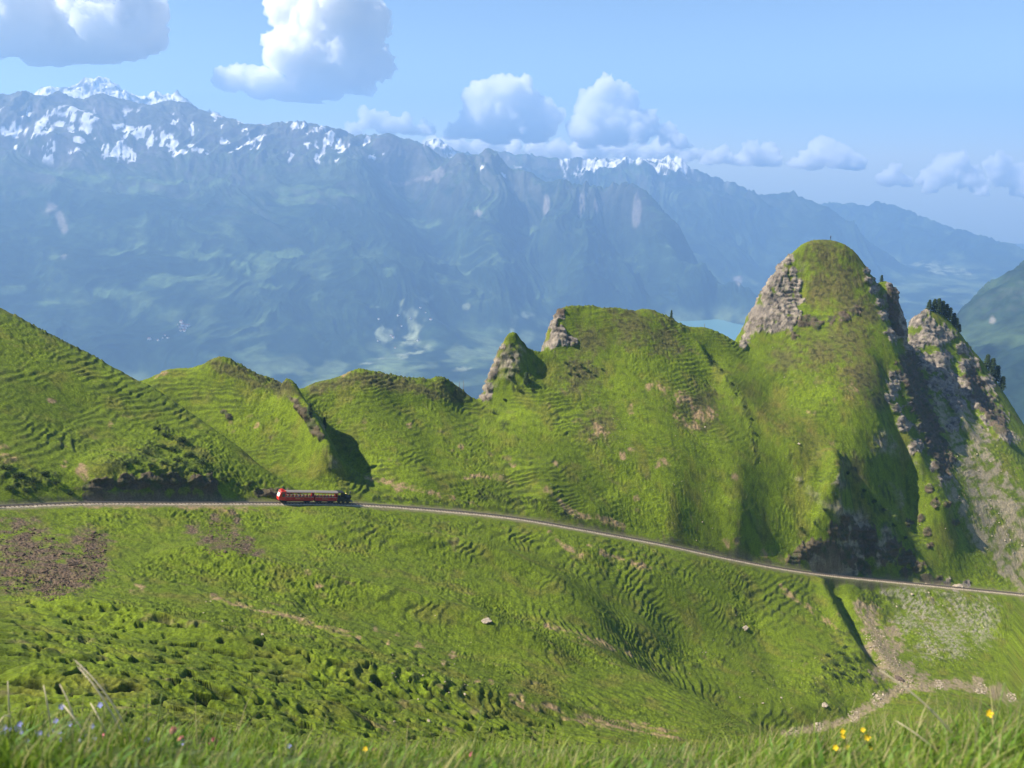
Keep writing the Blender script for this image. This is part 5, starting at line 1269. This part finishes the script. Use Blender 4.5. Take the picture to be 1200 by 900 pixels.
stones('scattered_stones', 'small pale stones scattered over the green slopes', 'stones', [(800, 570, 90), (850, 600, 60), (860, 780, 60), (1100, 730, 50), (820, 480, 40), (640, 580, 50), (1080, 600, 30), (930, 800, 40), (1160, 600, 50), (720, 510, 20), (950, 430, 50), (500, 790, 60), (300, 700, 60)], 380, .08, .22, M['stone'], 8)
print('plants', round(time.time() - T0, 1))

# ---------------------------------------------------------------- the village across the valley
dgx = bpy.context.evaluated_depsgraph_get(); dgx.update()
def far_drop(px, py):
    x, y, z = pdir(px, py); h = math.hypot(x, y); R = np.arange(3800, 11000, 25.0)
    g = far_base(R * x / h, R * y / h); i = int(np.argmax(g > R * z / h))
    X_, Y_ = R[i] * x / h, R[i] * y / h
    ok, loc, nor, idx = mountains.ray_cast(Vector((X_, Y_, 2000)), Vector((0, 0, -1)))
    return loc if ok else Vector((X_, Y_, float(g[i])))
root = empty('house'); tag(root, 'white house with a brown gabled roof in the far village on the forested slope', 'house', 'houses of the far villages')
bm = bmesh.new(); vs = [bm.verts.new(p) for p in [(-8, -6, -4), (8, -6, -4), (8, 6, -4), (-8, 6, -4), (-8, -6, 7), (8, -6, 7), (8, 6, 7), (-8, 6, 7), (-8, 0, 12), (8, 0, 12)]]
for f in ((0, 1, 5, 4), (3, 7, 6, 2), (0, 4, 8, 7, 3), (1, 2, 6, 9, 5)): bm.faces.new([vs[i] for i in f])
mesh_obj('wall', bm, M['wall'], root)
bm = bmesh.new()
for s_ in (-1, 1):
    q = [bm.verts.new(p) for p in [(-9, s_ * 7, 6.4), (9, s_ * 7, 6.4), (9, 0, 12.4), (-9, 0, 12.4), (-9, s_ * 7, 5.9), (9, s_ * 7, 5.9), (9, 0, 11.9), (-9, 0, 11.9)]]
    for f in ((0, 1, 2, 3), (7, 6, 5, 4), (0, 4, 5, 1), (1, 5, 6, 2), (3, 7, 4, 0)): bm.faces.new([q[i] for i in f])
bmesh.ops.recalc_face_normals(bm, faces=bm.faces); mesh_obj('roof', bm, M['tile'], root)
hs_ = []
rnd = random.Random(4)
for k in range(16): hs_.append((rnd.gauss(214, 4.5), rnd.gauss(386, 1.8), 'white house in the far village high on the forested slope at the left'))
for k in range(7): hs_.append((rnd.gauss(182, 8), rnd.gauss(398, 3), 'lone pale farmhouse among the fields left of the far village'))
for k in range(12): hs_.append((rnd.uniform(440, 505), rnd.uniform(362, 425), 'house among the pale fields on the far valley floor'))
for k, (px, py, lb) in enumerate(hs_):
    o = root if k == 0 else copy_thing(root)
    q = far_drop(px, py); o.location = q; o.rotation_euler = (0, 0, rnd.uniform(-1.2, 1.2)); s_ = rnd.uniform(.7, 1.25); o.scale = (s_,) * 3; o['label'] = lb; o['group'] = {'w': 'far village on the slope', 'l': 'farmhouses left of the far village', 'h': 'houses on the valley floor'}[lb[0]]
print('village', round(time.time() - T0, 1))
# ================================================================ FOREGROUND MEADOW
def blade_cloud(name, label, cat, n, xr, yr, hr, wr, colors, seed, lean=.5, segs=3, hfun=None, mat=None):
    r = np.random.default_rng(seed)
    y = yr[0] + (yr[1] - yr[0]) * r.random(n) ** .8; x = (r.random(n) * 2 - 1) * (xr[0] + (xr[1] - xr[0]) * (y - yr[0]) / (yr[1] - yr[0]))
    clump = fbm2(x * 2.2, y * 2.2, 2, seed); keep = r.random(n) < np.clip(.65 + 1.1 * clump, .12, 1); x, y, clump = x[keep], y[keep], clump[keep]; n = len(x)
    z = fg_z(x, y); h = hr[0] + (hr[1] - hr[0]) * r.random(n) ** 1.8
    h *= (1 + .8 * clump)
    if hfun is not None: h *= hfun(x, y)
    wd = wr[0] + (wr[1] - wr[0]) * r.random(n)
    a = r.random(n) * 2 * np.pi; la = r.normal(0.25, 1.3, n); ln = lean * (0.25 + r.random(n)) * h
    P0 = np.stack([x, y, z - .02], -1); side = np.stack([np.cos(a), np.sin(a), 0 * a], -1) * wd[:, None] / 2
    ld = np.stack([np.cos(la), np.sin(la), 0 * la], -1)
    V = []; 
    for k in range(segs + 1):
        t_ = k / segs; c_ = P0 + ld * (ln * t_ ** 2)[:, None] + np.stack([0 * h, 0 * h, h * (t_ - .25 * lean * t_ ** 2)], -1)
        w_ = (1 - t_) ** .7 * (0.6 + .4 * min(1, t_ * 3))
        if k < segs: V += [c_ - side * w_, c_ + side * w_]
        else: V += [c_]
    nv = 2 * segs + 1; V = np.stack(V, 1).reshape(-1, 3)
    b = (np.arange(n) * nv)[:, None]
    quads = np.concatenate([b + np.array([2 * k, 2 * k + 1, 2 * k + 3, 2 * k + 2]) for k in range(segs - 1)], 0) if segs > 1 else np.zeros((0, 4), int)
    tris = b + np.array([2 * segs - 2, 2 * segs - 1, 2 * segs])
    me = bpy.data.meshes.new(name)
    me.vertices.add(len(V)); me.vertices.foreach_set('co', V.astype(f32).ravel())
    li = np.concatenate([quads.ravel(), tris.ravel()]).astype(np.int32); ls = np.concatenate([np.arange(len(quads)) * 4, len(quads) * 4 + np.arange(len(tris)) * 3]).astype(np.int32)
    me.loops.add(len(li)); me.loops.foreach_set('vertex_index', li); me.polygons.add(len(ls)); me.polygons.foreach_set('loop_start', ls)
    me.update(calc_edges=True)
    pal = np.array(colors, dtype=f32); pc = pal[r.integers(0, len(pal), n)] * (1 + .25 * r.normal(size=(n, 1)).clip(-1.5, 1.5)).astype(f32)
    ca = me.attributes.new('Albedo', 'FLOAT_COLOR', 'POINT'); c4 = np.ones((n, nv, 4), dtype=f32); c4[:, :, :3] = np.clip(pc, .004, .8)[:, None]; ca.data.foreach_set('color', c4.ravel())
    me.materials.append(mat or BLADE)
    o = bpy.data.objects.new(name, me); COL.objects.link(o); tag(o, label, cat, kind='stuff'); return o
BLADE = bpy.data.materials.new('grass_blade'); t, b = nt(BLADE)
a = t.nodes.new('ShaderNodeAttribute'); a.attribute_name = 'Albedo'; t.links.new(a.outputs['Color'], b.inputs['Base Color']); b.inputs['Roughness'].default_value = .55; b.inputs['Specular IOR Level'].default_value = .3
tl = t.nodes.new('ShaderNodeBsdfTranslucent'); t.links.new(a.outputs['Color'], tl.inputs['Color']); mx = t.nodes.new('ShaderNodeMixShader'); mx.inputs[0].default_value = .4
t.links.new(b.outputs[0], mx.inputs[1]); t.links.new(tl.outputs[0], mx.inputs[2]); t.links.new(mx.outputs[0], t.nodes['Material Output'].inputs['Surface'])
G1 = [(.14, .24, .015), (.10, .18, .014), (.18, .27, .02), (.24, .30, .05), (.06, .11, .012), (.32, .30, .12)]
def hf(x, y): return (.75 + .5 * sstep(.6, 1.7, np.abs(x + .1)) + .35 * sstep(1.0, 1.8, x)) * (1 - .3 * sstep(3.3, 4.4, y))
blade_cloud('grass', 'blurred green meadow grass along the bottom edge', 'grass', 46000, (1.9, 4.2), (1.9, 5.2), (.03, .15), (.004, .009), G1, 3, .7, 3, hf)
blade_cloud('broad_leaves', 'broad green leaves growing low in the meadow grass at the bottom', 'leaves', 6500, (1.9, 4.0), (2.0, 4.8), (.03, .10), (.016, .034), [(.10, .20, .02), (.13, .24, .03), (.07, .15, .02)], 5, 1.1, 3, hf)
blade_cloud('dry_grass', 'thin straw coloured grass mixed into the meadow at the bottom', 'grass', 1500, (1.9, 3.8), (2.2, 4.6), (.12, .26), (.002, .004), [(.38, .32, .18), (.30, .26, .13)], 9, .6, 3, hf)
M['straw'] = simple('straw', (.62, .54, .36), .7); M['stalk'] = simple('green_stalk', (.14, .20, .05), .7); M['yellow'] = simple('yellow_petal', (.80, .56, .02), .6); M['pinkp'] = simple('pink_petal', (.55, .16, .20), .7); M['bluep'] = simple('blue_petal', (.25, .27, .62), .7); M['eye'] = simple('pale_petal_eye', (.7, .7, .6), .7)
def at_fwd(px, py, yf):
    x, y, z = pdir(px, py); k = yf / y; return Vector((x * k, yf, z * k))
def tube(bm, pts, r0, r1, seg=5):
    rings = []
    for i, p in enumerate(pts):
        d = (pts[min(i + 1, len(pts) - 1)] - pts[max(i - 1, 0)]).normalized(); u_ = d.cross(Vector((0, 1, .1))).normalized(); v_ = d.cross(u_); r_ = r0 + (r1 - r0) * i / (len(pts) - 1)
        rings.append([bm.verts.new(p + (u_ * math.cos(6.283 * k / seg) + v_ * math.sin(6.283 * k / seg)) * r_) for k in range(seg)])
    for a_, b_ in zip(rings[:-1], rings[1:]):
        for k in range(seg): bm.faces.new((a_[k], a_[(k + 1) % seg], b_[(k + 1) % seg], b_[k]))
def stalk(name, base, mid, tip, yf, label, cat, seedhead=True, mat='straw', group=None, w=.0048):
    """base, mid, tip: photo pixels"""
    p0 = at_fwd(*base, yf); p1 = at_fwd(*mid, yf - .03); p2 = at_fwd(*tip, yf + .03)
    g0 = float(fg_z(np.array([p0.x]), np.array([p0.y]))[0]); p0.z = min(p0.z, g0)
    root = empty(name, p0); tag(root, label, cat, group)
    pts = [(p0 * (1 - t_) ** 2 + p1 * 2 * t_ * (1 - t_) + p2 * t_ ** 2) - p0 for t_ in np.linspace(0, 1, 12)]
    bm = bmesh.new(); tube(bm, pts, w, w * .45); mesh_obj('stem', bm, M[mat], root)
    if seedhead:
        bm = bmesh.new(); d = (pts[-1] - pts[-3]).normalized()
        s1 = d.cross(Vector((0, 1, 0))).normalized()
        for k in range(26):
            q = pts[-1] - d * (k * .0045); o_ = (s1 * math.cos(k * 2.4) + Vector((0, 1, 0)) * math.sin(k * 2.4)) * .0055 * math.sin(math.pi * (k + 2) / 30)
            bm.faces.new([bm.verts.new(q), bm.verts.new(q + o_ + d * .006 + s1 * .001), bm.verts.new(q + o_ * .8 + d * .013)])
        mesh_obj('seed_head', bm, M[mat], root)
    return root
stalk('dry_grass_stalk', (152, 855), (135, 815), (88, 774), 3.3, 'tallest bleached grass stalk, leaning left over the lower left slope', 'grass stalk', group='dry grass stalks')
stalk('dry_grass_stalk', (146, 858), (122, 812), (92, 782), 3.35, 'bleached stalk right behind the tallest one at the lower left', 'grass stalk', group='dry grass stalks')
stalk('dry_grass_stalk', (9, 840), (10, 818), (9, 798), 3.5, 'upright pale stalk at the left edge', 'grass stalk', False, group='dry grass stalks')
stalk('dry_grass_stalk', (58, 842), (55, 820), (51, 803), 3.4, 'short pale stalk, third from the left edge', 'grass stalk', False, group='dry grass stalks')
stalk('dry_grass_stalk', (90, 848), (84, 825), (70, 802), 3.4, 'thin pale stalk between the short one and the tallest pair', 'grass stalk', False, group='dry grass stalks')
stalk('dry_grass_stalk', (108, 866), (85, 838), (74, 826), 3.2, 'low pale stalk slanting in front of the tallest pair', 'grass stalk', False, group='dry grass stalks')
stalk('dry_grass_stalk', (128, 866), (118, 842), (106, 824), 3.2, 'low pale stalk bending left beneath the tallest pair', 'grass stalk', False, group='dry grass stalks')
stalk('dry_grass_stalk', (-10, 825), (0, 830), (14, 841), 3.2, 'short straw slanting down across the left edge', 'grass stalk', False, group='dry grass stalks')
stalk('grass_stalk', (250, 872), (255, 850), (266, 830), 3.2, 'green stalk leaning right below the dark hollows at the lower left', 'grass stalk', False, 'stalk', group='green grass stalks')
stalk('grass_stalk', (180, 858), (186, 835), (190, 812), 3.3, 'slim green stalk right of the bleached pair', 'grass stalk', True, 'stalk', group='green grass stalks')
stalk('grass_stalk', (170, 862), (171, 838), (172, 810), 3.3, 'slim upright green stalk beside the bleached pair', 'grass stalk', True, 'stalk', group='green grass stalks')
stalk('grass_stalk', (552, 895), (558, 860), (566, 825), 3.0, 'tall faint green stalk at the middle of the bottom edge', 'grass stalk', True, 'stalk', group='green grass stalks')
stalk('dry_grass_stalk', (1136, 852), (1092, 822), (1030, 785), 3.2, 'long straw lying slantwise over the stony stream bed', 'grass stalk', False, group='dry grass stalks', w=.006)
stalk('dry_grass_stalk', (1105, 880), (1080, 862), (1050, 845), 3.1, 'thin straw below the long slanting one at the right', 'grass stalk', False, group='dry grass stalks')
stalk('grass_stalk', (1150, 900), (1165, 850), (1178, 800), 2.9, 'tall blurred green stalk near the bottom right corner', 'grass stalk', True, 'stalk', group='green grass stalks')
stalk('grass_stalk', (1185, 900), (1192, 855), (1202, 795), 2.9, 'tall green stalk nearest the bottom right corner', 'grass stalk', True, 'stalk', group='green grass stalks')
# flowers
def flower(kind, px, py, yf, rad_px, label, cat, group, seed=0):
    rnd = random.Random(seed + px); p = at_fwd(px, py, yf); g0 = float(fg_z(np.array([p.x]), np.array([p.y]))[0]); h = p.z - g0
    if h < .02: yf += .25; p = at_fwd(px, py, yf); g0 = float(fg_z(np.array([p.x]), np.array([p.y]))[0]); h = max(.03, p.z - g0)
    rad = rad_px * (.5 if kind == 'buttercup' else .66) / FPX * p.length; root = empty(kind, (p.x, p.y, g0)); tag(root, label, cat, group)
    b0 = Vector((rnd.uniform(-.03, .03), rnd.uniform(-.02, .02), 0)); top = Vector((0, 0, h))
    bm = bmesh.new(); tube(bm, [b0 * (1 - t_) + top * t_ + Vector((.01 * math.sin(3 * t_), 0, 0)) for t_ in np.linspace(0, 1, 6)], .0016, .0011); mesh_obj('stem', bm, M['stalk'], root)
    if kind == 'clover_flower':
        bm = bmesh.new()
        for k in range(60):
            v = Vector((rnd.gauss(0, 1), rnd.gauss(0, 1), rnd.gauss(0, 1))).normalized(); s_ = v.cross(Vector((.3, .5, .8))).normalized() * rad * .22; c_ = top + v * rad * .4; e_ = top + Vector((v.x, v.y, v.z * 1.15)) * rad
            bm.faces.new([bm.verts.new(c_ - s_ * .5), bm.verts.new(c_ + s_ * .5), bm.verts.new(e_ + s_), bm.verts.new(e_ - s_)])
        r_ = bmesh.ops.create_icosphere(bm, subdivisions=2, radius=rad * .75); bmesh.ops.translate(bm, vec=top, verts=r_['verts']); mesh_obj('flower_head', bm, M['pinkp'], root)
    else:
        n = 5; mt = M['yellow' if kind == 'buttercup' else 'bluep']; tilt = Vector((rnd.uniform(-.3, .3), -.9, .55)).normalized(); q = tilt.to_track_quat('Z', 'Y')
        for k in range(n):
            bm = bmesh.new(); ring = []
            for j_ in range(9):
                a_ = math.pi * j_ / 8; ring.append((rad * (.12 + .88 * math.sin(a_ / 2 + 0) ** .8 * 1.0) if False else rad * (.15 + .85 * (1 - math.cos(a_)) / 2), 0))
            pts = [(.12, 0), (.35, .22), (.65, .34), (.9, .26), (1.0, 0), (.9, -.26), (.65, -.34), (.35, -.22)]
            vs = [bm.verts.new(top + q @ (Matrix.Rotation(6.283 * k / n, 3, 'Z') @ Vector((x_ * rad, y_ * rad, (x_ ** 2) * rad * .35)))) for x_, y_ in pts]
            bm.faces.new(vs); mesh_obj('petal', bm, mt, root)
        bm = bmesh.new(); r_ = bmesh.ops.create_icosphere(bm, subdivisions=1, radius=rad * .22); bmesh.ops.translate(bm, vec=top + tilt * rad * .1, verts=r_['verts']); mesh_obj('flower_centre', bm, M['yellow'] if kind == 'buttercup' else M['eye'], root)
    return root
for px, py, rd, lb in [(203, 856, 6, 'highest pink clover head, right of the bleached stalks'), (213, 876, 6, 'pink clover head beside the pale blue one, lower left'), (251, 877, 7, 'darkest pink clover head low at the bottom, lower left'), (126, 888, 5, 'small brownish pink clover head near the blue flowers'), (553, 884, 5, 'faint pink clover head at the middle of the bottom edge'), (440, 896, 4, 'little pink clover head cut by the bottom edge')]:
    flower('clover_flower', px, py, 3.1, rd, lb, 'flower', 'pink clover flowers')
for px, py, rd, lb in [(1159, 836, 8, 'single yellow flower highest at the right'), (987, 857, 6, 'upper left yellow flower of the small group right of centre'), (1011, 855, 5, 'upper right yellow flower of the small group'), (1016, 864, 7, 'yellow flower lying just below the upper right one of the group'), (988, 862, 6, 'yellow flower tucked under the upper left one of the group'), (979, 876, 6, 'lowest left yellow flower of the small group'), (992, 875, 6, 'lowest right yellow flower of the small group'), (1020, 877, 4, 'faint yellow flower at the right of the small group'), (429, 897, 6, 'yellow flower at the bottom edge, left of centre')]:
    flower('buttercup', px, py, 3.15, rd, lb, 'flower', 'yellow flowers')
rnd = random.Random(21)
for k in range(46):
    px = rnd.gauss(22, 26) if k < 30 else rnd.gauss(80, 30); py = rnd.gauss(872, 14)
    if px < -15 or py > 900 or py < 842: continue
    flower('blue_flower', px, py, rnd.uniform(2.95, 3.3), rnd.uniform(3.0, 4.6), 'tiny pale blue flower in the cluster at the bottom left corner', 'flower', 'pale blue flowers', k)
for px, py, lb in [(214, 870, 'single pale blue flower touching a pink clover head'), (172, 866, 'single pale blue flower left of the pink clover'), (339, 882, 'single pale lilac flower right of the pink clover heads'), (72, 828, 'pale blue flower raised among the bleached stalks'), (118, 826, 'pale blue flower right of the raised one among the stalks')]:
    flower('blue_flower', px, py, 3.1, 4.5, lb, 'flower', 'pale blue flowers')
print('done', round(time.time() - T0, 1))
